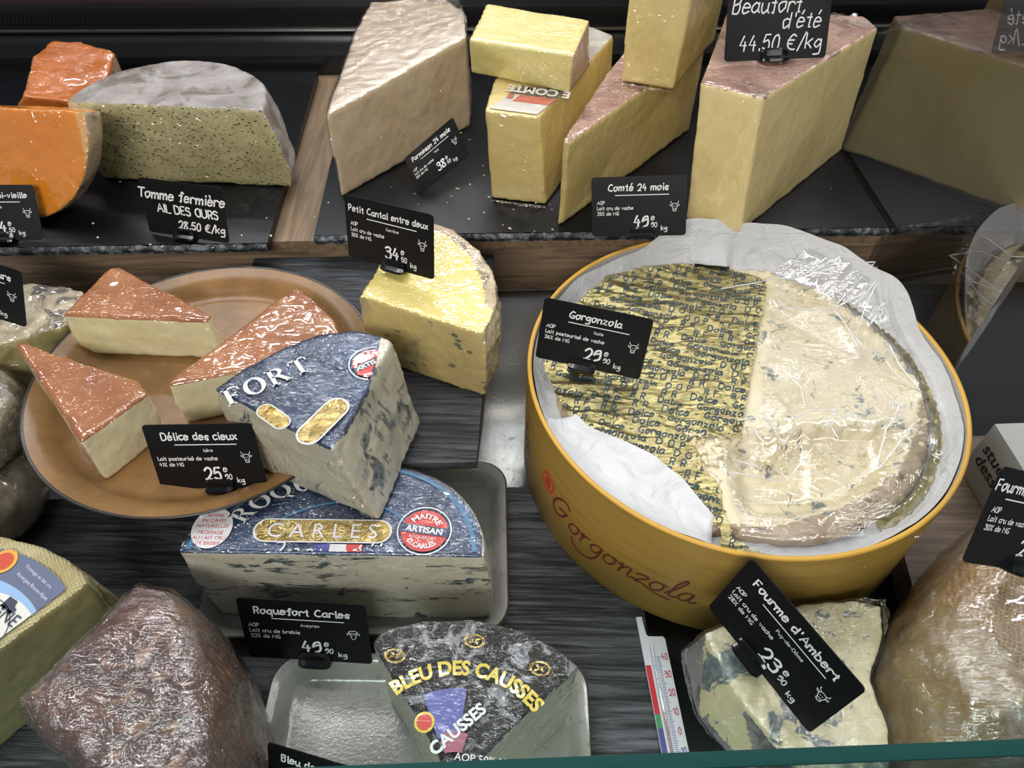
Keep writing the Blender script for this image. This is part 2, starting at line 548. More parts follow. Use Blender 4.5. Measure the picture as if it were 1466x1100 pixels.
def serif_text(s, size, x=0, y=0, sp=.08):
    "bold roman capitals, thick stems and hairline serifs; centred on x"
    V, F = [], []
    def rect(x0, y0, x1, y1, q=None):
        k = len(V); V.extend(q or [(x0, y0), (x1, y0), (x1, y1), (x0, y1)]); F.append((k, k+1, k+2, k+3))
    def ring(cx, cy, rx, ry, ix, iy, a0=0, a1=360, n=28):
        k = len(V)
        for i in range(n+1):
            a = math.radians(a0+(a1-a0)*i/n)
            V.append((cx+rx*math.cos(a), cy+ry*math.sin(a))); V.append((cx+ix*math.cos(a), cy+iy*math.sin(a)))
        for i in range(n): F.append((k+2*i, k+2*i+2, k+2*i+3, k+2*i+1))
    W = dict(F=.80, O=1.0, R=.96, T=.90, Q=1.0, U=.95, E=.84)
    cx = -sum(W[c]+sp for c in s)/2
    for c in s:
        k0 = len(V)
        if c in 'FER': rect(.12, 0, .31, 1); rect(.02, 0, .41, .06); rect(.02, .94, .2, 1)
        if c in 'FE': rect(.12, .93, .75, 1); rect(.67, .76, .75, 1); rect(.3, .47, .58, .54); rect(.51, .38, .58, .63)
        if c == 'E': rect(.12, 0, .78, .07); rect(.70, 0, .78, .25)
        if c in 'OQ': ring(.49, .5, .48, .51, .27, .44)
        if c == 'Q': rect(0, 0, 0, 0, [(.5, .08), (.66, .1), (.98, -.2), (.78, -.2)])
        if c == 'R': ring(.34, .74, .40, .26, .21, .19, -90, 90); rect(.2, .93, .36, 1); rect(.2, .48, .36, .55); rect(0, 0, 0, 0, [(.40, .5), (.58, .52), (.94, .02), (.72, .02)]); rect(.66, 0, .98, .06)
        if c == 'T': rect(.35, 0, .54, 1); rect(.02, .93, .87, 1); rect(.02, .75, .09, 1); rect(.80, .75, .87, 1); rect(.24, 0, .65, .06)
        if c == 'U': rect(.10, .35, .29, 1); rect(.68, .35, .76, 1); ring(.43, .36, .33, .38, .17, .30, 180, 360); rect(0, .94, .4, 1); rect(.58, .94, .88, 1)
        for i in range(k0, len(V)): V[i] = ((V[i][0]+cx), V[i][1])
        cx += W[c]+sp
    return [(x+a*size, y+b*size) for a, b in V], F

def disc2(r, x=0, y=0, n=40, r0=0, ry=None):
    ry = ry or r
    if r0:
        V = [(x+q*math.cos(2*math.pi*i/n), y+q*ry/r*math.sin(2*math.pi*i/n)) for q in (r0, r) for i in range(n)]
        return V, [(i, (i+1) % n, n+(i+1) % n, n+i) for i in range(n)]
    return [(x, y)]+[(x+r*math.cos(2*math.pi*i/n), y+ry*math.sin(2*math.pi*i/n)) for i in range(n)], [(0, 1+i, 1+(i+1) % n) for i in range(n)]
def poly2(pts): return list(pts), [tuple(range(len(pts)))]
def rrect(w_, h_, r, n=5, x=0, y=0):
    out = []
    for cx, cy, a0 in ((w_/2-r, h_/2-r, 0), (-w_/2+r, h_/2-r, 90), (-w_/2+r, -h_/2+r, 180), (w_/2-r, -h_/2+r, 270)):
        for i in range(n+1):
            a = R(a0+90*i/n); out.append((x+cx+r*math.cos(a), y+cy+r*math.sin(a)))
    return out

def plane_map(o, u, v, lift=0):
    u = Vector(u); v = Vector(v); n = u.cross(v).normalized()
    o = Vector(o)
    return lambda a, b: o + u*a + v*b + n*lift

# ------------------------------------------------------------------ price tags
COW = [[(-2, 3), (-2.6, 1), (-1.6, -2), (-1.8, -3.4), (0, -4.4), (1.8, -3.4), (1.6, -2), (2.6, 1), (2, 3), (0, 3.6), (-2, 3)],
       [(-1.9, 3.2), (-3.6, 4.4), (-3.8, 6)], [(1.9, 3.2), (3.6, 4.4), (3.8, 6)],
       [(-2.5, 2), (-5, 2.6), (-4.4, 1.2), (-2.5, 1.2)], [(2.5, 2), (5, 2.6), (4.4, 1.2), (2.5, 1.2)],
       [(-1.7, -2.2), (0, -1.5), (1.7, -2.2)], [(-.9, .9), (-.8, .3)], [(.9, .9), (.8, .3)], [(-.8, -3), (-.6, -3.3)], [(.8, -3), (.6, -3.3)]]
SHEEP = [[(-2.4, 2.4), (-3.2, 3.6), (-2, 4.8), (-.4, 4.4), (.8, 5.2), (2.2, 4.4), (3.2, 3.4), (2.4, 2.4), (0, 2), (-2.4, 2.4)],
         [(-2.2, 2.2), (-1.6, -2.6), (0, -4.2), (1.6, -2.6), (2.2, 2.2)], [(-2.4, 1.6), (-5, .4), (-4.4, 2.4), (-2.6, 2.6)],
         [(2.4, 1.6), (5, .4), (4.4, 2.4), (2.6, 2.6)], [(-.8, .6), (-.8, .2)], [(.8, .6), (.8, .2)]]

def tag_frame(c, y, l, r, s):
    m = Matrix.Translation(c) @ Matrix.Rotation(R(y), 4, 'Z') @ Matrix.Rotation(R(l), 4, 'X') @ Matrix.Rotation(R(r), 4, 'Z') @ Matrix.Scale(s, 4)
    return m

def price_tag(pose, label, title, sub=None, lines=(), price=None, cents=None, icon=COW, title_size=.0058, holder=0.0, hand=None, w_=.0856, h_=.054, hold_len=.022, tx=0):
    m = tag_frame(*pose)
    root = thing('price_tag', m.translation.copy(), label, 'price tag', 'price tags in the case')
    rr = rrect(w_, h_, .003)
    n = len(rr)
    vs = [m @ Vector((x, y, z)) for z in (0, -.0008) for x, y in rr]
    fs = [tuple(range(n)), tuple(reversed(range(n, 2*n)))] + [(i, n+i, n+(i+1) % n, (i+1) % n) for i in range(n)]
    mesh_obj('card', vs, fs, MT['card'], root, False)
    mp = lambda a, b: m @ Vector((a, b, .00025))
    if hand:
        for (s, size, x, y, wd, sl) in hand:
            put('lettering', hand_text(s, size, x, y, 'c', wd, .9, sl, jit=.35), mp, MT['chalk'], root)
    else:
        put('title', hand_text(title, title_size, tx, h_/2-.0125, 'c', 1.45, 1.1, .04, jit=.25), mp, MT['chalk'], root)
        V, F = [], []
        ribbon([(-.021+tx, h_/2-.0165), (.027+tx, h_/2-.0165)], .0007, V, F)
        put('underline', (V, F), mp, MT['chalk'], root)
        V, F = [], []
        if sub: hand_text(sub, .0024, .004, h_/2-.0225, 'c', 1.1, 1.2, .04, V, F)
        for i, s in enumerate(lines): hand_text(s, .0030, -w_/2+.005, h_/2-.0245-i*.0050, 'l', 1.3, 1.1, .04, V, F)
        if V: put('small_print', (V, F), mp, MT['chalk'], root)
        if price:
            V, F = hand_text(price, .0098, .0105, -h_/2+.0085, 'r', 1.3, .9, .04, jit=.3)
            hand_text('e', .0052, .0115, -h_/2+.0145, 'l', 1.2, 1, .04, V, F)
            hand_text(cents, .0042, .0115, -h_/2+.0082, 'l', 1.2, .8, .04, V, F)
            hand_text('kg', .0042, .0205, -h_/2+.0052, 'l', 1.2, 1, .04, V, F)
            put('price', (V, F), mp, MT['chalk'], root)
        if icon:
            V, F = [], []
            for st in icon:
                k = .00088
                ribbon([(w_/2-.0105+a*k, -.001+b*k) for a, b in (smooth_line(st, k=3) if len(st) > 5 else st)], .00042, V, F)
            put('animal_drawing', (V, F), mp, MT['chalk'], root)
    # the foot the card is slotted in: rounded bar in front with a lip
    if holder is not None:
        hx = holder
        prof = [(-.0010, .0075), (.0012, .0075), (.0026, .006), (.0030, .002), (.006, -.0002), (.0062, -.0022), (.002, -.003), (-.003, -.003), (-.010, -.0028), (-.010, -.0012), (-.0012, -.001)]
        vs, fs = [], []
        k = len(prof); ns = 8
        for i in range(ns+1):
            t_ = -1+2*i/ns; e = 1-.25*abs(t_)**6
            for z, y in prof:
                vs.append(m @ Vector((hx+t_*hold_len/2, -h_/2+y*e + .001, z*e)))
        for i in range(ns):
            for j in range(k):
                l_ = (j+1) % k
                fs.append((i*k+j, i*k+l_, (i+1)*k+l_, (i+1)*k+j))
        fs += [tuple(range(k)), tuple(reversed(range(ns*k, ns*k+k)))]
        smooth_by_angle(mesh_obj('holder', vs, fs, MT['holder'], root, True), 35)
    return root
# ------------------------------------------------------------------ setting
TZ = .12                                    # top of the slates
def fx(u, v, z): return E1*u + E2*v + Vector((0, 0, z))     # along / across the case
def struct(o): o['kind'] = 'structure'; return o

# steel well of the case: floor rising in a curve to the step at the back
vs, fs = [], []
prof = [(-.05, -.03), (.40, -.03), (.44, -.028), (.47, -.018), (.495, .0), (.52, .022), (.545, .04), (.552, .045)]
for u in (-.75, .75):
    for v, z in prof: vs.append(fx(u, v, z))
for k in range(len(prof)-1): fs.append((k, len(prof)+k, len(prof)+k+1, k+1))
fl = struct(mesh_obj('floor', vs, fs, MT['steel']))
fl.modifiers.new('thick', 'SOLIDIFY').thickness = .002
# wooden step that carries the slates
struct(box('trim_1', fx(0, .562, .072), 1.5, .018, .056, MT['wood_brown']))
struct(box('trim_2', fx(0, .76, .1035), 1.5, .42, .012, MT['wood_beige']))
# low panel along the back of the step, chrome bead, vent, ledge, and the wall behind
struct(box('trim_3', fx(0, .903, .121), 1.5, .060, .024, MT['dark_panel']))
struct(box('trim_4', fx(0, .935, .137), 1.5, .004, .0035, MT['chrome'], bevel=.0008))
vent = struct(box('wall_back', fx(0, 1.04, .30), 1.5, .012, .44, MT['dark_panel']))
bm = bmesh.new()
for i in range(-150, 151):
    for j in range(4):
        u = i*.0048 + (j % 2)*.0024; z = .143 + j*.0042
        m_ = Matrix.Translation(fx(u, .9335, z)) @ Matrix.Rotation(YAW, 4, 'Z') @ Matrix.Rotation(R(90), 4, 'X')
        bmesh.ops.create_circle(bm, cap_ends=True, segments=6, radius=.0015, matrix=m_)
struct(box('trim_5', fx(0, .953, .1475), 1.5, .036, .033, MT['black'], bevel=.002))
vh = bm_obj('vent_holes', bm, M_plain('hole', '#020202', .9), None, False); vh['kind'] = 'structure'; vh.name = 'trim_6'
struct(box('trim_7', fx(-.35, .985, .168), .5, .03, .008, MT['ledge']))

def slate_slab(u0, u1, v0, v1, ztop, th, label, skew=0):
    root = thing('slate_slab', fx((u0+u1)/2, (v0+v1)/2, ztop-th), label, 'slate board', 'slate boards')
    prism('slab', [fx(u0, v0+.003, 0), fx(u1, v0+.003, 0), fx(u1+skew, v1, 0), fx(u0+skew, v1, 0)], ztop-th, ztop, MT['slate'], root, .0015)
    # riven front edge
    n = 150; m = 7
    vs, fs = [], []
    for i in range(n+1):
        u = u0 + (u1-u0)*i/n
        for j in range(m):
            t = j/(m-1)
            z = ztop - th*t - .0002
            out = .0035*math.sin(math.pi*min(1, t*1.1+.08)) + .0014*fbm((u, z*3, 0), 130, 3, u0*9)
            vs.append(fx(u, v0 + .003 - max(out, 0), z + (.0006*fbm((u, 0, 1), 70) if 0 < j < m-1 else 0)))
    for i in range(n):
        for j in range(m-1): fs.append((i*m+j, i*m+j+1, (i+1)*m+j+1, (i+1)*m+j))
    mesh_obj('riven_edge', vs, fs, MT['slate_edge'], root, True, 'rough grey chipped front edge')
    return root
slate_slab(-.62, -.189, .531, .86, TZ, .0095, 'black slate slab under the orange cheeses and the grey-rinded half wheel')
slate_slab(-.150, .3705, .541, .87, TZ, .0095, 'large black slate slab under the tall hard cheeses at the back')
slate_slab(.3775, .72, .541, .87, TZ, .0095, 'dark slate slab behind the glass divider at the right')

# lower boards
def board(name, ring, z0, z1, mat, label, cat='board'):
    r = thing(name, Vector((cen(ring).x, cen(ring).y, z0)), label, cat)
    prism('panel', ring, z0, z1, mat, r, .002)
    return r
b_r = at(915, 878, 0); b_t = at(750, 704, 0)
ld = E1; 
rt = Vector((b_r.x, b_r.y, 0)) + E2*.112
low = [fx(-.62, .02, 0), fx(.106, .02, 0), fx(.113+.006, .353, 0), fx(-.62, .353, 0)]
bl = board('display_board', low, -.012, 0, MT['black_board'], 'large flat black wood-grain board under the blue cheese plates')
prism('support', [fx(-.6, .04, 0), fx(.09, .04, 0), fx(.09, .33, 0), fx(-.6, .33, 0)], -.029, -.0125, MT['black'], bl, .001)
RZ = .093
rr_b = [fx(-.21, .312, 0), fx(-.0075, .312, 0), fx(.010, .548, 0), fx(-.21, .548, 0)]
rr_ = thing('display_riser', fx(-.11, .42, .001), 'raised black grained riser board under the plate and the small yellow wedge', 'riser')
prism('panel', rr_b, RZ-.009, RZ, MT['riser_board'], rr_, .002)
prism('side_panel', [fx(-.196, .366, 0), fx(-.013, .366, 0), fx(0.003, .500, 0), fx(-.196, .500, 0)], -.0285, RZ-.0095, MT['wood_beige'], rr_, .001, 'pale wooden box under the black board')
r2 = thing('display_riser', fx(-.3, .36, .001), 'plain black block under the left side of the round brown plate', 'riser')
prism('block', [fx(-.30, .375, 0), fx(-.215, .375, 0), fx(-.215, .46, 0), fx(-.30, .46, 0)], -.0285, RZ-.0002, MT['black'], r2, .002)
r4 = board('display_board', [fx(.30, .10, 0), fx(.62, .10, 0), fx(.62, .395, 0), fx(.345, .395, 0)], -.0285, .0, MT['wood_brown'], 'brown board at the right behind the round box')

# ------------------------------------------------------------------ cheeses on the slates
def block(name, label, bottom, top, parts, mats, classify, voxel=.0022, amp=.0006, mids=None, group=None, smooth=5, labels=None, cat='cheese', scale=25, film=None):
    root = thing(name, Vector((cen(bottom).x, cen(bottom).y, bottom[0].z)), label, cat, group)
    rings = [bottom] + (mids or []) + [top]
    sol = dense_solid(rings, voxel=voxel, smooth=smooth)
    split_build(root, sol, classify, mats, amp, scale, labels=labels, film=film)
    return root

PASTE_A = M_cheese('comte_paste', '#e6d08c', '#dcc279', 9, film=FILM_T, rough=.4)
PASTE_B = M_cheese('beaufort_paste', '#ecd79c', '#e3cb88', 7, film=dict(weight=1, amount=.6, scale=.7, rot=(0, .9, .5), streak=9), rough=.4)
RIND_PINK = M_cheese('pink_rind', '#96705f', '#b58d78', 34, extra=('#74503f', 24, .50, .66), film=FILM, rough=.6, bump=(260, .001))
RIND_GREY = M_cheese('grey_rind', '#9c948a', '#c3bcb0', 45, extra=('#6e655b', 30, .5, .7), film=FILM, rough=.7)

# beaufort
top = vz([(1003, 118), (1093, 141), (1257, 40), (1238, 22), (1042, 14)], .245)
bot = vz([(982, 318), (1058, 335), (1205, 215)], TZ+.0005)
bot += [Vector((top[3].x+.008, top[3].y-.003, bot[0].z)), Vector((top[4].x+.010, top[4].y-.003, bot[0].z))]
BEAU = block('hard_cheese_block', 'tall yellow block with a pink-brown rind on top, right of the slate, handwritten tag above', bot, top, None,
      dict(paste=PASTE_B, rind=RIND_PINK), lambda c, n: 'rind' if (n[2] > .55 and c[2] > .24) or (n[2] < -.6) or (n[1] > .7) else 'paste',
      labels=dict(rind='pink-brown speckled rind'))

# long wedge with the pink rind
zt = .209
top = vz([(806, 200), (812, 207), (1010, 66), (1000, 20), (905, 60), (868, 105)], zt)
bot = [Vector((p.x+.0005, p.y-.0005, TZ+.0005)) for p in top]
bot[0] = at(797, 323, TZ+.0005); bot[1] = at(806, 321, TZ+.0005)
block('hard_cheese_wedge', 'long low yellow wedge with a pink rind, its thin tip pointing to the front', bot, top, None,
      dict(paste=PASTE_A, rind=RIND_PINK), lambda c, n: 'rind' if n[2] > .55 and c[2] > zt-.006 or n[2] < -.6 or n[1] > .75 else 'paste', labels=dict(rind='pink-brown rind'))
# upper piece standing on it
a0 = at(888, 117, zt+.001); a1 = at(963, 130, zt+.001)
side = Vector((.055, .105, 0))
bot = [a0, a1, a1+side, a0+side+Vector((.012, .01, 0))]
top = [Vector((p.x, p.y, zt+.098)) for p in bot]; top[0].x -= .004; top[1].x += .002
block('hard_cheese_piece', 'tall narrow yellow piece standing on the pink-rinded wedge, left of the handwritten tag', bot, top, None,
      dict(paste=PASTE_A), lambda c, n: 'paste')
# comte bar with the red and black label
zc = .2095
tl, tr = at(694, 158, zc), at(771, 168, zc)
br, bk = at(879, 50, zc), at(835, 33, zc)
top = [tl, tr, br, bk, at(707, 112, zc)]
bot = [at(703, 284, TZ+.0005), at(781, 293, TZ+.0005), Vector((br.x+.006, br.y, TZ+.0005)), Vector((bk.x+.004, bk.y, TZ+.0005)), Vector((top[4].x+.006, top[4].y, TZ+.0005))]
bar = block('hard_cheese_bar', 'long upright yellow bar with a red and black paper label on top', bot, top, None,
      dict(paste=PASTE_A, rind=RIND_GREY), lambda c, n: 'rind' if (n[2] > .55 and c[2] > zc-.006 and (Vector(c)-tl).length > .075) or n[1] > .7 or n[2] < -.6 else 'paste', labels=dict(rind='rough grey-brown rind'))
LBL_W = M_plain('label_white', '#cfcac6', .4, film=FILM); LBL_R = M_plain('label_red', '#c25648', .4, film=FILM); LBL_K = M_plain('label_dark', '#4a4540', .4, film=FILM)
u = (tr-tl); uu = u.normalized(); vv = EZ.cross(uu)
L = u.length
def quad(mp, x0, y0, x1, y1, sk=0): return [mp(x0+sk*y0, y0), mp(x1+sk*y0, y0), mp(x1+sk*y1, y1), mp(x0+sk*y1, y1)]
mp = plane_map(tl+Vector((0, 0, .0009)), uu, vv)
sk = .36
for nm, y0, y1, mt, dz in (('label', .003, .050, LBL_W, 0), ('label_band', .020, .033, LBL_R, .0002), ('label_band', .033, .050, LBL_K, .0002)):
    x0 = .002 if nm == 'label' or mt is LBL_K else .012
    q = [p+Vector((0, 0, dz)) for p in quad(mp, x0, y0, L-.003, y1, sk)]
    mesh_obj(nm, q, [(0, 1, 2, 3)], mt, bar, False)
TXT_W = M_plain('print_white', '#e6e2dc', .5, film=FILM)
VF = print_text('E COMTE', .0165, 0, 0, bold=.0006, xs=.82)
put('lettering', VF, lambda a, b: mp(L*.5 - a + sk*.04, .0475-b) + Vector((0, 0, .0005)), TXT_W, bar)
VF = print_text('E', .011, 0, 0, bold=.0005)
put('lettering', VF, lambda a, b: mp(.016 - a, .0315-b) + Vector((0, 0, .0006)), LBL_R, bar)

# small block lying across it
zb = zc+.0008
A_, B_, C_, D_ = at(674, 104, zb), at(815, 134, zb), at(845, 96, zb), None
D_ = A_ + (C_-B_)
h = .034
bot = [A_, B_, C_, D_]
top = [at(670, 56, zb+h), at(822, 78, zb+h), at(844, 27, zb+h), at(696, 4, zb+h)]
block('hard_cheese_piece', 'small pale yellow brick lying across the bar with the red label', bot, top, None,
      dict(paste=M_cheese('pale_paste', '#e3d68d', '#d6c678', 8, film=FILM_T), rind=M_cheese('edge_rind', '#b89a86', '#c9ab97', 40, film=FILM)),
      lambda c, n: 'rind' if (Vector(n).dot((B_-A_).normalized()) > .6) else 'paste', voxel=.0018)

# parmesan
PARM = M_cheese('parmesan_paste', '#d9c09b', '#e4cfae', 14, film=dict(weight=1, amount=1.2, scale=.8, rot=(.4, .2, .9), streak=4, dense=.4), rough=.55)
PARM_R = M_cheese('parmesan_rind', '#dccab0', '#cbb59a', 30, film=FILM_H, rough=.5)
zp = .205
top = [at(465, 166, .198), at(668, 52, .214), at(664, 14, .214), at(634, -4, .21), at(530, 2, .205), at(505, 50, .200)]
bot = [at(489, 282, TZ+.0005), at(673, 180, TZ+.0005)] + [Vector((p.x+.006, p.y, TZ+.0005)) for p in top[2:]]
nrm = (top[1]-top[0]).cross(EZ).normalized()
block('hard_cheese_wedge', 'big pale beige wedge in crumpled film, tallest cheese at the left of the large slate', bot, top, None,
      dict(paste=PARM, rind=PARM_R), lambda c, n: 'paste' if Vector(n).dot(nrm) > .5 and n[2] < .5 else 'rind', amp=.0008, scale=26, labels=dict(rind='whitish film-covered top and back rind'), film=M_tight_film('film_on_parmesan', (.3, .2, .8), 1.8, .0007))

# half wheel with grey rind and herbs
TOM_P = M_cheese('herb_paste', '#bdb383', '#aaa174', 12, spots=[('#33392c', 330, .24, .42, (.5, .5, 1.1)), ('#5c6346', 420, .26, .36, (.6, .6, 1))], film=FILM_T)
TOM_R = M_cheese('tomme_rind', '#857d78', '#b3aca8', 24, extra=('#6a6056', 30, .46, .66), film=dict(weight=1, amount=.8, scale=1.2, streak=4, dense=.5), rough=.75, bump=(420, .0011))
pL, pR = at(92, 146, .198), at(378, 158, .198)
ct = (pL+pR)/2; rad = (pR-pL).length/2; ux = (pR-pL).normalized(); uy = EZ.cross(ux)
root = thing('half_wheel_cheese', Vector((ct.x, ct.y, TZ)), 'half wheel with a grey rind and green herb flecks on its cut face', 'cheese')
rings = []
for t in np.linspace(0, 1, 9):
    z = TZ+.0005 + t*.0785
    r_ = rad*(.97+.10*math.sin(math.pi*min(1, t*1.02))) + (.004 if t < .3 else 0)
    cut = -.004*math.sin(math.pi*t)
    ring = []
    for i in range(41):
        a = math.pi*i/40
        ring.append(Vector((ct.x, ct.y, z)) + ux*r_*math.cos(a)*1.01 + uy*(r_*1.02*math.sin(a)+cut) + Vector((.006*(1-t), 0, 0)))
    rings.append(ring)
sol = dense_solid(rings, voxel=.0022, smooth=6)
split_build(root, sol, lambda c, n: 'cut_face' if Vector(n).dot(-uy) > .75 else 'rind', dict(cut_face=TOM_P, rind=TOM_R), .0010, 30,
            disp=lambda p, n: .0012*fbm(p, 22) + .0003*fbm(p, 130), labels=dict(cut_face='yellow-green cut face flecked with dark herbs', rind='grey mottled rind under film'))

# orange cheeses
MIM = M_cheese('orange_paste', '#e8932c', '#e07f20', 6, film=dict(weight=1, amount=1.1, scale=.42, streak=2), rough=.35, sub=0)
MIM_E = M_cheese('orange_edge', '#e8b074', '#d99a55', 30, film=FILM)
MIM_R = M_cheese('mimolette_rind', '#a08a70', '#b9a283', 40, extra=('#6d5a48', 60, .5, .7), film=FILM, bump=(300, .0015))
MIM_D = M_cheese('orange_paste_dark', '#c06a20', '#a85818', 8, film=FILM_T, rough=.4)
def cut_ball(rx, rz, planes, M_, n=5):
    bm = bmesh.new()
    bmesh.ops.create_icosphere(bm, subdivisions=n, radius=1)
    for v in bm.verts:
        z = v.co.z
        v.co = Vector((v.co.x*rx, v.co.y*rx, math.copysign(abs(z)**.8, z)*rz))
    for co, no in planes:
        r_ = bmesh.ops.bisect_plane(bm, geom=bm.verts[:]+bm.edges[:]+bm.faces[:], plane_co=co, plane_no=no, clear_outer=True)
        ed = [e for e in r_['geom_cut'] if isinstance(e, bmesh.types.BMEdge)]
        bmesh.ops.holes_fill(bm, edges=bm.edges[:], sides=0)
    bmesh.ops.transform(bm, matrix=M_, verts=bm.verts)
    return bm
# front quarter: flat face turned up to the customer
fc = at(-2, 180, .196)       # middle of the straight upper edge of the cut
fn = Vector((-.24, -.88, .34)).normalized()       # normal of the cut face
fu = Vector((1, .02, 0)); fu = (fu - fn*fu.dot(fn)).normalized(); fv = fn.cross(fu)
Mx = Matrix((( fu.x, fv.x, fn.x, fc.x), (fu.y, fv.y, fn.y, fc.y), (fu.z, fv.z, fn.z, fc.z), (0, 0, 0, 1)))
bm = cut_ball(.095, .055, [(Vector((0, 0, 0)), Vector((0, 0, 1))), (Vector((0, .0, 0)), Vector((0, 1, -.10)).normalized())], Mx)
lo = min(v.co.z for v in bm.verts)
bmesh.ops.translate(bm, vec=(0, 0, TZ+.0005-lo), verts=bm.verts) if lo < TZ else None
root = thing('orange_cheese_quarter', Vector((fc.x, fc.y, TZ)), 'bright orange quarter ball in film, nearest the front at the left edge', 'cheese')
Mi = Mx.inverted()
def cl(c, n):
    p = Mi @ (Vector(c)); nn = Mx.to_3x3().inverted() @ Vector(n)
    if nn.z > .8 or nn.y > .8:
        d = math.hypot(p.x, p.y)
        return 'paste' if d < .0885 or nn.y > .5 else 'crust'
    return 'rind'
split_build(root, dense_solid(bm=bm, voxel=.002, smooth=5), cl, dict(paste=MIM, crust=MIM_E, rind=MIM_R), .0008, 25, labels=dict(crust='pale orange border of the cut face', rind='brown-grey curved rind'))
# the one behind
top = vz([(32, 138), (52, 95), (82, 74), (130, 76), (170, 86), (150, 115), (104, 146)], .187)
top[1].z = .196; top[2].z = .199; top[3].z = .198; top[4].z = .196
bot = [Vector((p.x, p.y, TZ+.0005)) for p in top]
bot[0] = at(-35, 235, TZ+.0005); bot[6] = at(110, 300, TZ+.0005); bot[1].x -= .02
bot = [Vector((p.x, max(p.y, .655), TZ+.0005)) for p in bot]
pa, pb = bot[0], bot[6]; nn_ = (pb-pa).cross(EZ).normalized()
block('orange_cheese_wedge', 'dark orange wedge leaning behind, between the grey-rinded half wheel and the back', bot, top, None,
      dict(paste=MIM_D, rind=MIM_R), lambda c, n: 'paste' if n[2] > .1 or n[1] < -.3 else 'rind', amp=.0016, scale=22)

# ------------------------------------------------------------------ small yellow wedge on the riser
CAN_P = M_cheese('cantal_paste', '#e8d67e', '#dcc765', 10, film=FILM_T, rough=.4)
CAN_C = M_cheese('cantal_cut', '#cdb878', '#bda66a', 12, extra=('#8d8468', 28, .55, .72), spots=[('#66664f', 110, .24, .52, (.7, .7, 1.3))], film=dict(weight=1, amount=.6, scale=.8, rot=(0, .2, .1)), rough=.45)
CAN_R = M_cheese('cantal_rind', '#c4ae8a', '#dccba8', 40, extra=('#8a7a62', 55, .48, .66), film=FILM, bump=(230, .0025), rough=.7)
zt2 = .160
tp = [(516, 424), (692, 479), (714, 432), (708, 398), (686, 358), (650, 328), (621, 318), (560, 350)]
top = vz(tp, zt2)
bot = [Vector((p.x, p.y, RZ+.0005)) for p in top]
fn2 = (top[1]-top[0]).cross(EZ).normalized()
apex = top[0]
def cl(c, n):
    if n[2] > .6 and c[2] > zt2-.012:
        d = min((Vector((c[0], c[1], 0)) - Vector((a.x, a.y, 0)).lerp(Vector((b.x, b.y, 0)), t)).length for a, b in zip(top[2:6], top[3:7]) for t in (0, .33, .66, 1))
        return 'rind' if d < .010 else 'top'
    return 'cut_face' if Vector(n).dot(fn2) > .55 or Vector(n).x < -.5 else 'rind'
root = thing('yellow_cheese_wedge', Vector((cen(bot).x, cen(bot).y, RZ)), 'small yellow wedge with a bright top and a knobbly beige rind, on the black riser', 'cheese')
sol = dense_solid([bot, [p + Vector((0, 0, .04)) + (p-cen(bot)).normalized()*.003 for p in bot], top], voxel=.002, smooth=6)
split_build(root, sol, cl, dict(top=CAN_P, cut_face=CAN_C, rind=CAN_R), disp=lambda p, n: (.0006 if Vector(n).dot(fn2) > .5 or n[2] > .7 else .0026)*fbm(p, 55),
            labels=dict(top='bright butter-yellow top face', cut_face='dull yellow cut face with grey-blue spots', rind='knobbly beige and grey rind'))

# ------------------------------------------------------------------ round brown plate with three pale wedges
def M_glaze(name, a, b, rough=.18):
    t = NT(name); n = t.noise(30, 5, .6, .5); n2 = t.noise(260, 2)
    col = t.mix(t.thr(n, .3, .7), srgb(a), srgb(b))
    t.P(Base_Color=t.mix(t.math('MULTIPLY', t.thr(n2, .62, .7), .35), col, srgb('#6b4c2c')), Roughness=rough, Normal=t.bump(t.noise(500, 2), .3, .0003))
    return t.m
GL_B = M_glaze('brown_glaze', '#7a5a36', '#8f6b41', .27); GL_D = M_plain('dark_rim_glaze', '#2b2724', .2)
pc = Vector((-.5633*.415, .9135*.415, RZ))
pc = Vector((-.2300, .374, RZ))
plate = thing('round_plate', pc, 'large round brown glazed plate holding three pale wedges', 'plate')
lathe('well', [(0, .0042), (.097, .0042), (.102, .0052), (.1065, .0082), (.1105, .0135), (.118, .0168), (.1242, .0190)], pc, GL_B, plate, 128)
lathe('rim', [(.1242, .0190), (.1257, .0200), (.1265, .0192), (.1248, .0165), (.116, .0130), (.110, .006), (.102, .0012), (.085, .0002), (0, .0002)], pc, GL_D, plate, 128, label='dark outer rim and underside')
PZ = RZ+.0045
DEL_P = M_cheese('soft_paste', '#d6cda3', '#e0d9b4', 14, film=FILM_T, rough=.45, bump=(60, .0014))
DEL_R = M_cheese('orange_rind', '#a5652f', '#86491b', 16, extra=('#b98455', 26, .56, .78), film=dict(weight=1, amount=1.1, scale=.9, streak=2), rough=.5, bump=(90, .0012))
def delice(label, tops, zt, nose=None):
    top = vz(tops, zt)
    bot = [Vector((p.x, p.y, PZ)) for p in top]
    c_ = cen(bot)
    mid = [Vector((p.x, p.y, (PZ+zt)/2)) + (p-Vector((c_.x, c_.y, p.z))).normalized()*.0015 for p in bot]
    block('soft_cheese_wedge', label, bot, top, None, dict(paste=DEL_P, rind=DEL_R),
          lambda c, n: 'rind' if (n[2] > .5 and c[2] > zt-.008) or c[2] > zt-.0025 else 'paste', voxel=.0018, amp=.0012, mids=[mid], group='orange-topped wedges on the brown plate', labels=dict(rind='smooth orange-brown rind on top'))
delice('orange-topped pale wedge at the back left of the brown plate, broad face forward', [(88, 450), (296, 459), (302, 450), (172, 381), (158, 381)], .134+.006)
delice('orange-topped pale wedge at the front left of the brown plate, narrow tip to the left', [(20, 492), (26, 486), (196, 543), (210, 563), (114, 632)], .136+.006)
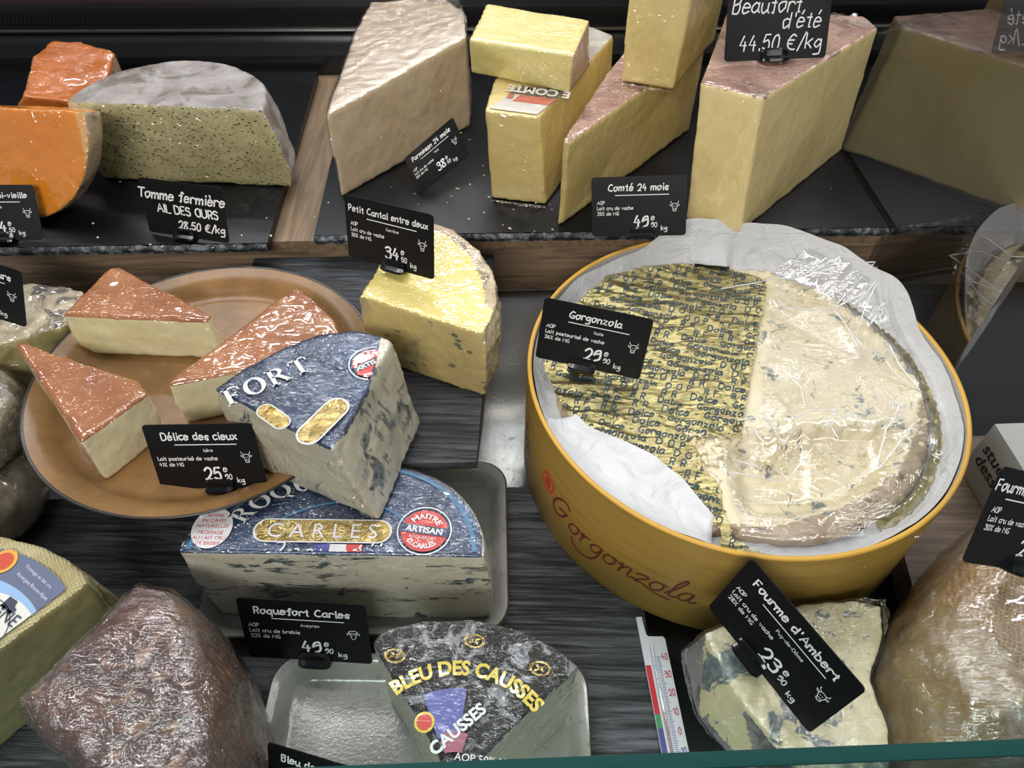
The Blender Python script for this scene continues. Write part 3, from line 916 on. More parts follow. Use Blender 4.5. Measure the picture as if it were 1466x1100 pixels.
delice('orange-topped pale wedge at the right of the brown plate, behind the blue-labelled wedge', [(237, 548), (243, 551), (500, 500), (478, 455), (428, 411), (418, 413)], .134+.006)

# ------------------------------------------------------------------ left heap
FL_R = M_cheese('flower_rind', '#a99c84', '#cfc4a6', 50, extra=('#5d564e', 38, .50, .62), rough=.8, bump=(190, .003), film=dict(weight=.6, amount=1, scale=1))
FL_P = M_cheese('flower_paste', '#9c9160', '#877d50', 10, rough=.5, film=FILM_T)
zt3 = .118
top = vz([(-90, 520), (92, 466), (112, 446), (118, 418), (90, 408), (40, 405), (-60, 402)], zt3)
bot = [Vector((p.x, p.y, .0005)) for p in top]
fn3 = (top[1]-top[0]).cross(EZ).normalized()
block('speckled_cheese_half', 'flat-topped cheese with a speckled grey and cream flowery rind, left of the brown plate', bot, top, None, dict(cut_face=FL_P, rind=FL_R),
      lambda c, n: 'cut_face' if Vector(n).dot(fn3) > .6 else 'rind', amp=.0018, scale=60, labels=dict(cut_face='olive-yellow cut face'))
FILM_RD = M_tight_film('film_on_rounds', (0, .4, 1.2), 1.9, .0009)
def round_wrapped(label, c, rx, ry, z0, z1, mat, seed, voxel=.0022, pw=2.6):
    root = thing('wrapped_cheese', Vector((c[0], c[1], z0)), label, 'cheese')
    h = (z1-z0)/2; zc_ = (z0+z1)/2
    bm = bmesh.new(); bmesh.ops.create_icosphere(bm, subdivisions=5, radius=1)
    for v in bm.verts:
        z = v.co.z; q = math.hypot(v.co.x, v.co.y)
        k = (1-abs(z)**pw)**(1/pw) / max(q, 1e-6) if q > 1e-4 else 0
        v.co = Vector((c[0] + v.co.x*k*rx, c[1] + v.co.y*k*ry, zc_ + math.copysign(abs(z)**(.9), z)*h))
    split_build(root, dense_solid(bm=bm, voxel=voxel, smooth=3), lambda c, n: 'rind', dict(rind=mat), disp=lambda p, n: .003*fbm(p, 18, 3, seed) + .0007*fbm(p, 90, 3, seed), film=FILM_RD)
    return root
WRAP_B = M_cheese('wrapped_beige', '#8d7f63', '#b3a685', 24, extra=('#5e5344', 16, .5, .75), film=FILM_H, rough=.6, bump=(120, .002))
WRAP_G = M_cheese('wrapped_greybrown', '#857c6a', '#a39a83', 20, extra=('#5e5344', 16, .5, .75), film=FILM, rough=.6, bump=(120, .001))
g = at(0, 690, .04)
round_wrapped('film-wrapped brown-beige round at the left edge, lower of two', (g.x-.03, g.y-.005), .058, .058, .0005, .062, WRAP_G, 1)
g = at(-5, 575, .095)
round_wrapped('film-wrapped golden-beige round at the left edge, on top of another', (g.x-.028, g.y-.024), .052, .056, .0625, .118, WRAP_B, 5)

# ------------------------------------------------------------------ auvergne half wheel with the blue paper label
AUV_R = M_cheese('woven_rind', '#c9bd92', '#b5a87c', 40, film=dict(weight=.5, amount=.6, scale=1), bump=None, rough=.75)
t = NT('woven_rind2')
v = t.mapping((1, 1, 1), (0, 0, .9))
wv = t.n('ShaderNodeTexWave', {'Vector': v, 'Scale': 170, 'Distortion': 4, 'Detail': 2}, bands_direction='X').outputs[1]
wv2 = t.n('ShaderNodeTexWave', {'Vector': v, 'Scale': 170, 'Distortion': 4, 'Detail': 2}, bands_direction='Y').outputs[1]
hh = t.math('MULTIPLY', wv, wv2)
t.P(Base_Color=t.mix(t.thr(t.noise(30, 5), .3, .7), srgb('#cfc498'), srgb('#b3a678')), Roughness=.75, Normal=t.bump(hh, 1, .0008))
AUV_R = t.m
AUV_P = M_cheese('auvergne_paste', '#8e8557', '#a09667', 8, film=FILM_T)
za = .085
top = vz([(-140, 1030), (0, 930), (124, 836), (120, 822), (95, 800), (55, 780), (0, 766), (-120, 752), (-260, 800)], za)
bot = [Vector((p.x, p.y, .0005)) for p in top]
for i in range(3, 9): bot[i] = bot[i] + Vector((.012, .004, 0))*(1 if i < 6 else .3)
top_c = cen(top)
fn4 = (top[2]-top[0]).cross(EZ).normalized()
AUV = block('blue_labelled_half_wheel', 'half wheel with a woven beige rind and round blue and white paper label, left edge', bot, top, None, dict(cut_face=AUV_P, rind=AUV_R),
      lambda c, n: 'cut_face' if Vector(n).dot(fn4) > .6 else 'rind', amp=.0008, scale=40, labels=dict(cut_face='olive-yellow cut face with a dark crack'))
lz = za+.0012
B1 = M_plain('label_slate_blue', '#5d6581', .45); B2 = M_plain('label_light_blue', '#8fb0d6', .45); B3 = M_plain('label_cream', '#dcdcd2', .5)
cc = Vector((-.346, .143, lz)); ro = .097
def ring_sector(r0, r1, a0, a1, n=40):
    V = [(r*math.cos(a), r*math.sin(a)) for r in (r0, r1) for a in np.linspace(a0, a1, n)]
    return V, [(i, i+1, n+i+1, n+i) for i in range(n-1)]
d1 = (at(126, 836, lz)-at(0, 931, lz)); 
acut = math.atan2(d1.y, d1.x)
def seg(r0, r1, off, cc, n=60):
    "ring clipped by the cut line (kept at distance off from it)"
    nl = Vector((-math.sin(acut), math.cos(acut), 0)); p0 = at(0, 930, lz)+nl*.0065
    V, F = ring_sector(r0, r1, R(-30), R(150), n)
    out = []
    for i, (x, y) in enumerate(V):
        p = cc+Vector((x, y, off)); d = (p-p0).dot(nl)
        if d < 0: p = p-nl*d
        out.append(p)
    return out, F
for nm, a_, b_, mt, dz in (('label', .078, ro, B1, 0), ('label', .040, .078, B2, .0001), ('cream', .001, .0535, B3, .0003)):
    V, F = seg(a_, b_, dz, cc if nm != 'cream' else Vector((-.3295, .1566, lz))); mesh_obj('paper_label', V, F, mt, AUV, False)
mpa = lambda ang: plane_map(cc+Vector((0, 0, .0006)), (math.cos(ang), math.sin(ang), 0), (-math.sin(ang), math.cos(ang), 0))
INK = M_plain('ink_grey', '#3f4453', .6)
q = at(60, 905, lz)-cc
gu = (at(20, 887, lz)-at(0, 873, lz)).normalized(); gv = EZ.cross(gu); ge_ = at(17, 899, lz+.0009); va_ = at(12, 869, lz+.0009)
ic = Vector((-.3245, .1835, lz+.0009))
put('lettering', print_text('AUVERGNE', .0105, 0, 0, 'RIGHT'), plane_map(ge_, gu, gv), INK, AUV)
put('lettering', disc2(.0225, 0, 0, 60, .0220), plane_map(ic, (1, 0, 0), (0, 1, 0)), INK, AUV)
for V, F in (poly2([(-.005, -.002), (.006, -.002), (.006, .001), (.003, .002), (.002, .005), (-.005, .005)]), disc2(.0013, -.002, -.002, 14), disc2(.0013, .0035, -.002, 14)):
    put('van_drawing', (V, F), plane_map(va_, gu, gv), INK, AUV)
PAL = M_plain('print_pale', '#cfd3e0', .6)
for k, s in enumerate(('Fromage au lait cru', 'Auvergne Rhone-Alpes')):
    V, F = print_text(s, .0034, 0, -.0062*k, 'LEFT')
    p = at(36, 812, lz+.0006); dd = (at(70, 842, lz)-at(36, 812, lz)).normalized()
    put('small_print', (V, F), plane_map(p, dd, EZ.cross(dd)), PAL, AUV)
SE_Y = M_plain('seal_yellow', '#e3a53c', .5); SE_R = M_plain('seal_red', '#c44a30', .5)
sp_ = at(5, 804, lz+.0006)
put('seal', disc2(.0085, 0, 0, 24), plane_map(sp_, (1, 0, 0), (0, 1, 0)), SE_Y, AUV); put('seal', disc2(.0062, 0, 0, 24), plane_map(sp_+Vector((0, 0, .0002)), (1, 0, 0), (0, 1, 0)), SE_R, AUV)

# ------------------------------------------------------------------ dark brown wrapped wedge
BR = M_cheese('brown_rind', '#40241a', '#63371f', 26, extra=('#94652c', 60, .52, .72), film=FILM_H, rough=.5, bump=(90, .0015))
BR_P = M_cheese('brown_cut', '#9a8d68', '#8a7c58', 12, film=FILM_H, rough=.5)
zb4 = .118
plan = vz([(6, 1003), (182, 812), (225, 824), (262, 856), (292, 905), (308, 960), (312, 1030), (300, 1110), (270, 1180), (150, 1165)], zb4)
cn = plan[0]*.25 + plan[1]*.0 + plan[9]*.75
rings = []
inner = cen(plan)
for z, s, o in ((.0006, .93, .010), (.03, 1.02, .008), (.07, 1.06, .004), (.098, 1.0, 0), (.112, .86, 0), (.119, .6, 0)):
    ring = []
    for i, p in enumerate(plan):
        base = Vector((p.x, p.y, z))
        k = s if 1 <= i <= 8 else (1.0 if z < .1 else s*.4+.6)
        q_ = Vector((inner.x + (p.x-inner.x)*k + o, inner.y+(p.y-inner.y)*k, z))
        ring.append(q_)
    rings.append(ring)
root = thing('brown_rind_wedge', Vector((inner.x, inner.y, 0)), 'dark brown glossy rinded wedge under heavily creased film, front left', 'cheese')
e0 = (plan[0]-plan[9]).normalized(); nface = Vector((-e0.y, e0.x, 0)); nface = nface if nface.dot(plan[0]-inner) > 0 else -nface
sol = dense_solid(rings, voxel=.002, smooth=14)
split_build(root, sol, lambda c, n: 'cut_face' if Vector(n).dot(nface) > .72 and c[2] < .095 else 'rind', dict(rind=BR, cut_face=BR_P), disp=lambda p, n: .0015*fbm(p, 20) + .0006*fbm(p, 110), labels=dict(cut_face='pale grey-beige cut side'), film=M_tight_film('film_on_brown', (0, 0, .9), 1.75, .0017, .05))
#MARK2
# ------------------------------------------------------------------ grey stoneware plates
GL_G = M_glaze('grey_glaze', '#8b8c86', '#9c9d96', .14); GL_E = M_plain('bronze_edge', '#5b5046', .3)
def tray(c, w_, d_, yaw, label):
    root = thing('rectangular_plate', Vector((c[0], c[1], 0)), label, 'plate', None)
    m = Matrix.Translation((c[0], c[1], .0004)) @ Matrix.Rotation(yaw, 4, 'Z')
    def loft(name, prof, mat, label=None, cap=False):
        vs, fs = [], []
        for ins, z, r in prof:
            vs += [m @ Vector((x, y, z)) for x, y in rrect(w_-2*ins, d_-2*ins, r, 8)]
        n = 36
        for k in range(len(prof)-1):
            for i in range(n): fs.append((k*n+i, k*n+(i+1) % n, (k+1)*n+(i+1) % n, (k+1)*n+i))
        if cap: fs.append(tuple(range((len(prof)-1)*n, len(prof)*n)))
        mesh_obj(name, vs, fs, mat, root, True, label)
    loft('well', [(.0012, .0205, .022), (.004, .0200, .020), (.008, .0165, .018), (.0115, .0085, .016), (.015, .0055, .014), (.021, .0045, .010), (.04, .0044, .006)], GL_G, None, True)
    loft('rim', [(.0012, .0205, .022), (0, .0198, .0225), (.0004, .018, .022), (.006, .007, .018), (.014, .001, .012), (.02, 0, .01)], GL_E, 'thin bronze-brown edge', True)
    return root
tray((-.112, .287), .222, .148, R(2), 'grey glazed rectangular plate under the large blue-labelled half wheel')
tray((-.0515, .134), .212, .135, R(0), 'grey glazed rectangular plate, half empty, under the black-labelled wedge')

# ------------------------------------------------------------------ blue cheeses with the navy foil label
NAVY = NT('navy_foil')
n_ = NAVY.noise(24, 4, .6, .6)
NAVY.P(Base_Color=NAVY.mix(NAVY.thr(n_, .3, .7), srgb('#152640'), srgb('#233d5f')), Roughness=.3, Metallic=.25)
NAVY.film(amount=1.0, scale=1.3, streak=2, dense=.5); NAVY = NAVY.m
ROQ_P = M_cheese('blue_vein_paste', '#cfcbb8', '#bfbba6', 14, vein=('#28363c', 80, .55, .61, (.4, .6, 1.1)), film=FILM_T, rough=.4)
ROQ_P2 = M_cheese('blue_vein_paste_dark', '#c4c0aa', '#b0ac98', 14, vein=('#33424a', 75, .57, .66, (.9, .9, .45)), film=dict(weight=1, amount=1.2, scale=1, rot=(0, .9, .3), streak=4, rough=.08, dense=.3), rough=.4)
ROQ_R = M_cheese('white_rind', '#d8d4c4', '#c6c1ae', 30, film=FILM, rough=.5)
zr = .0985
pL, pR = at(250, 791, zr), at(697, 797, zr)
ct = (pL+pR)/2; rad = (pR-pL).length/2; ux = (pR-pL).normalized(); uy = EZ.cross(ux)
base = Vector((ct.x, ct.y, .0052))
ROQ = thing('blue_cheese_half_wheel', base, 'large blue-veined half wheel with a navy foil label on top, on the grey plate', 'cheese')
rings = []
for t in np.linspace(0, 1, 7):
    z = base.z + t*(zr-base.z)
    r_ = rad*(.985+.03*math.sin(math.pi*t))
    rings.append([Vector((ct.x+.003*(1-t), ct.y, z)) + ux*r_*math.cos(math.pi*i/40) + uy*(r_*(.73+.11*math.cos(math.pi*i/40))*math.sin(math.pi*i/40)) for i in range(41)])
cy_ = Vector((ct.x, ct.y, 0))
def rqn(c):
    d = Vector((c[0], c[1], 0))-cy_; a, b = d.dot(ux), d.dot(uy)
    return math.hypot(a, b/(.73+.11*a/max(math.hypot(a, b), 1e-6)))
split_build(ROQ, dense_solid(rings, voxel=.002, smooth=5),
            lambda c, n: 'foil_label' if (c[2] > zr-.0042 and rqn(c) < rad*.972 and (n[2] > .25)) else ('cut_face' if Vector(n).dot(-uy) > .7 else 'rind'),
            dict(foil_label=NAVY, cut_face=ROQ_P, rind=ROQ_R), .0006, 40, labels=dict(foil_label='navy printed foil label', cut_face='ivory cut face with blue-green veins'))
GOLD = NT('gold_foil')
n_ = GOLD.noise(90, 4, .65, 1.2)
GOLD.P(Base_Color=GOLD.mix(GOLD.thr(n_, .3, .7), srgb('#d9c48a'), srgb('#a58a4a')), Metallic=.75, Roughness=.25, Normal=GOLD.bump(n_, 1, .004)); GOLD = GOLD.m
WHT = M_plain('print_label_white', '#dfe0e2', .45, film=FILM); REDP = M_plain('print_red', '#c8372f', .45, film=FILM)
NV2 = M_plain('print_navy', '#22365a', .4, film=FILM); LBLU = M_plain('print_blue_arc', '#2f7099', .35, film=FILM); FLAGB = M_plain('flag_blue', '#3b3a8c', .45, film=FILM)
def on_top(o, u, v, z):
    return lambda lift: (lambda a, b: Vector((o.x, o.y, z+lift)) + u*a + v*b)
def pill(l, h, n=12):
    return [(l/2-h/2 + h/2*math.cos(a), h/2*math.sin(a)) for a in np.linspace(-math.pi/2, math.pi/2, n)] + [(-l/2+h/2 + h/2*math.cos(a), h/2*math.sin(a)) for a in np.linspace(math.pi/2, 1.5*math.pi, n)]
T = on_top(ct, ux, uy, zr+.0007)
def blue_label_print(T, root, full=True, pillc=(-.008, .0165), sealc=(.058, .016), wc=(-.080, .015), text='ROQUEFORT', a_text=(.070, 0)):
    V, F = ring_sector(.0895, .0925, R(2), R(178), 60); V = [(a, b*(.73+.11*a/math.hypot(a, b))) for a, b in V]; put('arc_stripe', (V, F), T(.0001), LBLU, root)
    if full:
        V, F = ring_sector(.052, .054, R(20), R(160), 50); V = [(a, b*(.73+.11*a/math.hypot(a, b))) for a, b in V]; put('arc_stripe', (V, F), T(.0001), LBLU, root)
    px_, py_ = pillc
    put('gold_panel_edge', ([(a+px_, b+py_) for a, b in pill(.090, .0175)], [tuple(range(24))]), T(.0002), WHT, root)
    put('gold_panel', ([(a+px_, b+py_) for a, b in pill(.0875, .0155)], [tuple(range(24))]), T(.0004), GOLD, root)
    put('lettering', print_text('C A R L E S', .0150, px_, py_-.0052, bold=.0, xs=1.0), T(.0006), WHT, root)
T_seal = M_plain('seal_disc_red', '#c93a33', .45, film=FILM)
def seal(T, root, x, y, r=.0165, rot=0):
    c_, s_ = math.cos(rot), math.sin(rot)
    rt_ = lambda VF: ([(x+a*c_-b*s_, y+a*s_+b*c_) for a, b in VF[0]], VF[1])
    put('seal_edge', rt_(disc2(r, 0, 0, 48, r*.955)), T(.0006), WHT, root)
    put('seal', rt_(disc2(r*.86, 0, 0, 40)), T(.0004), T_seal, root)
    put('seal_band', rt_(poly2([(-r*.9, -r*.16), (r*.9, -r*.16), (r*.9, r*.2), (-r*.9, r*.2)])), T(.0006), NV2, root)
    put('lettering', rt_(print_text('MAITRE', r*.30, 0, 0, bold=r*.01, arc=(r*.50, 1))), T(.0008), WHT, root)
    put('lettering', rt_(print_text('ARTISAN', r*.34, 0, -r*.10, bold=r*.01)), T(.0009), WHT, root)
    put('lettering', rt_(print_text('D.CARLES', r*.28, 0, 0, bold=r*.01, arc=(r*.74, -1))), T(.0008), WHT, root)
    put('small_print', rt_(print_text('ROQUEFORT', r*.17, 0, -r*.36)), T(.0008), WHT, root)
blue_label_print(T, ROQ)
seal(T, ROQ, .058, .0175, .0178, R(-8))
# white round sticker at the left with red print
sx, sy = -.0800, .0175
V, F = disc2(.0130, sx, sy, 40, 0, .0150); put('round_print', (V, F), T(.0003), WHT, ROQ)
for i, s in enumerate(('AFFINE', 'EN CAVES', 'NATURELLES', 'FROMAGE', 'AU LAIT CRU', 'DE BREBIS')):
    put('small_print', print_text(s, .0036, sx, sy+.0080-i*.0039-(.001 if i > 2 else 0)), T(.0005), REDP, ROQ)
# flag
for i, mt in enumerate((FLAGB, WHT, REDP)):
    x0 = -.012+i*.0105
    put('flag', poly2([(x0, .0015), (x0+.0105, .0015), (x0+.0105, .0068), (x0, .0068)]), T(.0003), mt, ROQ)
# big round word and the script line that runs over the cut edge
Vt, Ft = serif_text('ROQUE', .0135); Vt = [((.066+b)*math.sin(a/.066), (.066+b)*math.cos(a/.066)) for a, b in Vt]; Vt = [(a*math.cos(.62)-b*math.sin(.62), (a*math.sin(.62)+b*math.cos(.62))*.78) for a, b in Vt]
put('lettering', (Vt, Ft), T(.0003), WHT, ROQ)
def clip_low(VF, ymin):
    V, F = VF
    return V, [f for f in F if min(V[i][1] for i in f) > ymin]
put('lettering', clip_low(hand_text('Roquetiis', .0125, .0, -.0050, 'c', .8, 1.6, .35), .0008), T(.0004), WHT, ROQ)

# wedge on top of it
zf = .166; zb_ = zr+.0012
C_t, A_t, B_t = at(476, 645, zf), at(305, 556, zf), at(562, 488, zf)
arc_t = [at(345, 528, zf), at(400, 498, zf), at(455, 478, zf), at(510, 472, zf), at(545, 478, zf)]
top = [C_t, B_t] + list(reversed(arc_t)) + [A_t]
C_b, A_b, B_b = at(545, 748, zb_), at(354, 664, zb_), at(603, 606, zb_)
def aff(p):   # same plan, carried to the base triangle
    u1, v1 = (A_t-C_t), (B_t-C_t); d = p-C_t
    det = u1.x*v1.y-u1.y*v1.x
    a = (d.x*v1.y-d.y*v1.x)/det; b = (u1.x*d.y-u1.y*d.x)/det
    return C_b + (A_b-C_b)*a + (B_b-C_b)*b
bot = [aff(p) for p in top]
bulge = [lerp(p, q, .5) + ((lerp(p, q, .5)-lerp(C_b, C_t, .5)).normalized()*.004 if i > 1 else Vector()) for i, (p, q) in enumerate(zip(bot, top))]
FORT = thing('blue_cheese_wedge', C_b.copy(), 'blue-veined wedge with a navy foil label, stacked on top of the large half wheel', 'cheese')
nl_ = (A_t-C_t).cross(EZ); nl_ = nl_ if nl_.y < 0 else -nl_
lab_edge = [at(474, 642, zf), at(500, 610, zf), at(522, 570, zf), at(540, 520, zf), at(546, 480, zf)]
def left_of_edge(p):
    # side of the cut line of the label
    best = min(range(4), key=lambda i: (lerp(lab_edge[i], lab_edge[i+1], .5)-Vector((p[0], p[1], zf))).length)
    a, b = lab_edge[best], lab_edge[best+1]
    return (b.x-a.x)*(p[1]-a.y)-(b.y-a.y)*(p[0]-a.x) > 0
split_build(FORT, dense_solid([bot, bulge, top], voxel=.0019, smooth=6),
            lambda c, n: 'foil_label' if n[2] > .3 and c[2] > zf-.004 and left_of_edge(c) else ('cut_face' if n[2] < .95 else 'rind'),
            dict(foil_label=NAVY, cut_face=ROQ_P2, rind=ROQ_R), .0009, 45, labels=dict(foil_label='navy foil label with white capitals', cut_face='grey-ivory cut sides with blue-green veins'))
fu_ = (at(440, 512, zf)-at(330, 560, zf)).normalized(); fv_ = EZ.cross(fu_)
T2 = on_top(at(391, 556, zf), fu_, fv_, zf+.001)
SER = serif_text('FORT', .0148)
V = SER[0]
put('lettering', (V, SER[1]), T2(.0003), WHT, FORT)
def strokes(lines, wd):
    V, F = [], []
    for a, b in lines: ribbon([a, b], wd, V, F)
    return V, F
o2 = at(452, 605, zf); pu = (at(497, 572, zf)-at(432, 636, zf)).normalized(); pv = EZ.cross(pu)
T3 = on_top(at(463, 604, zf), pu, pv, zf+.001)
put('gold_panel_edge', (pill(.041, .0165), [tuple(range(24))]), T3(.0002), WHT, FORT)
put('gold_panel', (pill(.0385, .0142), [tuple(range(24))]), T3(.0004), GOLD, FORT)
T4 = on_top(at(392, 598, zf), (at(410, 615, zf)-at(375, 590, zf)).normalized(), EZ.cross((at(410, 615, zf)-at(375, 590, zf)).normalized()), zf+.001)
put('gold_panel_edge', (pill(.026, .0115), [tuple(range(24))]), T4(.0002), WHT, FORT)
put('gold_panel', (pill(.0245, .0100), [tuple(range(24))]), T4(.0004), GOLD, FORT)
# cut seal near the right edge: only its left part is on the label
sc_ = at(532, 522, zf); sr = .0150
def clipT(VF, Tm):
    V, F = VF
    return V, [f for f in F if all(left_of_edge(Tm(*V[i])) for i in f)]
Ts = on_top(sc_, fu_, fv_, zf+.001)
def grid_disc(r, cond=lambda x, y: True, n=26):
    V, F = [], []
    for i in range(n):
        for j in range(n):
            q = [(-r+2*r*(i+a)/n, -r+2*r*(j+b)/n) for a, b in ((0, 0), (1, 0), (1, 1), (0, 1))]
            if all(math.hypot(*p) <= r for p in q) and cond(*q[0]):
                k = len(V); V += q; F.append((k, k+1, k+2, k+3))
    return V, F
put('seal_edge', clipT(disc2(sr, 0, 0, 60, sr*.95), Ts(.0)), Ts(.0006), WHT, FORT)
put('seal', clipT(grid_disc(sr*.88), Ts(0)), Ts(.0004), T_seal, FORT)
put('seal_band', clipT(grid_disc(sr*.88, lambda x, y: -sr*.2 < y < sr*.2), Ts(0)), Ts(.0006), NV2, FORT)
put('lettering', clipT(print_text('MAITRE', sr*.42, 0, 0, bold=sr*.012, arc=(sr*.48, 1)), Ts(0)), Ts(.0008), WHT, FORT)
put('lettering', clipT(print_text('ARTISAN', sr*.36, 0, -sr*.13, bold=sr*.012), Ts(0)), Ts(.0008), WHT, FORT)

# ------------------------------------------------------------------ black-labelled wedge, bottom centre
zk = .100
ring_px = [(650, 1127), (628, 1085), (532, 919), (553, 900), (607, 889), (676, 886), (741, 898), (798, 927), (828, 955), (690, 1085)]
top = vz(ring_px, zk)
bot = [Vector((p.x, p.y, .0052)) for p in top]
CAU = thing('blue_cheese_wedge', Vector((cen(bot).x, cen(bot).y, .0052)), 'blue-veined wedge with a black label and yellow lettering, front centre on the half-empty grey plate', 'cheese')
BLK = NT('black_label')
n_ = BLK.noise(60, 6, .7, 1.0)
BLK.P(Base_Color=BLK.mix(BLK.thr(n_, .50, .60), srgb('#17181b'), srgb('#8d8d92')), Roughness=.28, Metallic=.55, Normal=BLK.bump(BLK.noise(110, 4, .6, 1.0), 1, .004))  # grey blotches in the base colour stand for glints on the crinkles
BLK.film(amount=1.9, scale=1.3, rough=.12, streak=3, dense=1.5, ior=2.8); BLK = BLK.m
CAU_P = M_cheese('causses_paste', '#b9b69f', '#a5a38c', 14, vein=('#5a6a70', 90, .60, .74, (.6, .6, 1)), film=FILM, rough=.4)
split_build(CAU, dense_solid([bot, top], voxel=.0018, smooth=6), lambda c, n: 'label' if n[2] > .35 and c[2] > zk-.005 else 'cut_face', dict(label=BLK, cut_face=CAU_P), .0009, 60,
            labels=dict(label='crinkled black printed label', cut_face='grey-ivory cut sides'))
cu_ = (at(828, 955, zk)-at(532, 919, zk)).normalized(); cv_ = EZ.cross(cu_)
capx = at(648, 1120, zk)
T5 = on_top(capx, cu_, cv_, zk+.0016)
YEL = M_plain('print_yellow', '#d9bf3a', .45, film=FILM); VIO = M_plain('print_violet', '#5a5fa8', .45, film=FILM_H); PINKP = M_plain('print_pink', '#a0566a', .45, film=FILM)
Vb, Fb = print_text('BLEU DES CAUSSES', .0112, 0, 0, bold=.0004, arc=(.0545, 1), xs=.90)
put('lettering', (Vb, Fb), T5(.0004), YEL, CAU)
V, F = ring_sector(.022, .047, R(90), R(120), 16); put('violet_patch', (V, F), T5(.0001), VIO, CAU)
V, F = ring_sector(.014, .024, R(80), R(116), 16); put('pink_patch', (V, F), T5(.0002), PINKP, CAU)
q_ = at(608, 1036, zk)-capx; sxy = (q_.dot(cu_), q_.dot(cv_))
put('seal_edge', disc2(.0055, *sxy, 30), T5(.0003), YEL, CAU); put('seal', disc2(.0042, *sxy, 30), T5(.0005), T_seal, CAU)
q_ = at(622, 1085, zk); du = (at(680, 1035, zk)-q_).normalized()
put('lettering', print_text('CAUSSES', .0090, 0, 0, 'LEFT', bold=.0003), plane_map(Vector((q_.x, q_.y, zk+.0021)), du, EZ.cross(du)), WHT, CAU)
q_ = at(650, 1090, zk)
put('small_print', print_text('AOP 50% MG', .0055, 0, 0, 'LEFT'), plane_map(Vector((q_.x, q_.y, zk+.0021)), cu_, cv_), WHT, CAU)
for a_ in (126, 90, 58):
    x_, y_ = .0745*math.cos(R(a_)), .0745*math.sin(R(a_))
    put('gold_crest', disc2(.0062, x_, y_, 20, .0048, .0042), T5(.0003), GOLD, CAU)
    V, F = hand_text('W', .0055, x_-.0025, y_-.002, 'l') if 'W' in GL else strokes([((x_-.003, y_-.0015), (x_+.003, y_+.0015)), ((x_-.002, y_+.0015), (x_+.002, y_-.0015))], .0011)
    put('gold_crest', (V, F), T5(.0004), GOLD, CAU)

# ------------------------------------------------------------------ the big round wooden box
gc = Vector((.1755, .391, 0)); GR = .1640; GZ = .1115
BOX = thing('round_wooden_box', gc.copy(), 'big round yellow wooden box holding the open blue cheese', 'box')
YW = NT('yellow_wood')
n_ = YW.noise(2, 4, .6, .5, YW.mapping((3, 3, 60)))
YW.P(Base_Color=YW.mix(YW.thr(n_, .3, .7), srgb('#ab8a42'), srgb('#9b7b37')), Roughness=.42, Normal=YW.bump(n_, .3, .0006)); YW = YW.m
YR = M_plain('yellow_rim', '#cfa040', .45, bump=(60, .0006)); INW = M_plain('box_inside', '#b9b6ae', .6)
lathe('side_band', [(GR-.0004, .0005), (GR, .001), (GR, .06), (GR, GZ-.001)], gc, YW, BOX, 160)
lathe('rim', [(GR, GZ-.001), (GR-.0004, GZ+.0002), (GR-.0030, GZ+.0002), (GR-.0034, GZ-.001)], gc, YR, BOX, 160, label='bare orange-yellow top edge')
lathe('lining', [(GR-.0034, GZ-.001), (GR-.0034, .004), (0, .004)], gc, INW, BOX, 160)
lathe('base', [(GR-.0004, .0005), (0, .0005)], gc, YW, BOX, 100)
BURG = M_plain('burgundy_print', '#6d2a22', .5)
def cyl_map(a0, z0, r=GR+.0003):
    return lambda a, b: gc + Vector((r*math.cos(a0 + a/r), r*math.sin(a0 + a/r), z0 + b))
# brush-script word
V, F = [], []
SG = [[(5.2, 7.5), (4.2, 9.2), (1.8, 8.8), (-.6, 5.6), (-.8, 2.2), (1.2, .6), (3.8, 2.2), (4.6, 4.6)]]
k = .0030
SCR = {'G': (6.6, [[(6.4, 7.6), (5.4, 9), (3.2, 8.6), (.8, 6), (-.2, 2.6), (1.2, .6), (3.6, 1.6), (5.2, 4.2), (5.6, 4.8), (4.0, 4.6), (2.6, 4)]]),
       'o': (4.0, [[(3.0, 4), (1.4, 3.8), (.2, 1.8), (.8, .1), (2.2, .3), (3.4, 2.4), (3.0, 4), (4.2, 3.6)]]),
       'r': (3.4, [[(.4, 3.0), (1.4, 4.2), (.8, 2), (.4, 0)], [(.9, 2.2), (2.2, 3.9), (3.3, 4.1)]]),
       'g': (4.2, [[(3.8, 4), (2.0, 4), (.4, 2), (1, .3), (2.4, .9), (3.8, 4)], [(3.8, 4), (2.6, -.6), (.4, -4.2), (-3.5, -5.2), (-5.6, -3.6), (-6, -2)]]),
       'n': (4.6, [[(.4, 3.2), (1.5, 4.2), (.6, 0)], [(.8, 1.4), (2.6, 3.9), (3.7, 3.6), (3.0, .8), (3.6, .1), (4.8, 1)]]),
       'z': (4.0, [[(.6, 3.4), (1.8, 4.1), (3.6, 3.8), (.4, .2), (2.4, .5), (3.6, -.2), (5.6, -1.2), (9.5, -1.6)]]),
       'l': (2.8, [[(0, .8), (2.4, 4.6), (4.2, 8.6), (3.6, 9), (2.0, 5.6), (1.0, 1), (1.6, .1), (3.0, 1)]]),
       'a': (4.2, [[(3.6, 4), (2.0, 4), (.4, 2), (.8, .2), (2.2, .6), (3.6, 3.9)], [(3.6, 3.9), (2.9, .9), (3.4, .1), (4.6, 1)]])}
x = 0
for ch in 'Gorgonzola':
    wch, sts = SCR[ch]
    for st in sts: ribbon([((x+a)*k, b*k) for a, b in smooth_line(st, k=6)], .0017 if ch != 'G' else .0021, V, F, .002)
    x += wch
put('lettering', (V, F), cyl_map(R(-150), .036), BURG, BOX, 'burgundy script lettering')
V, F = [], []; x = 0
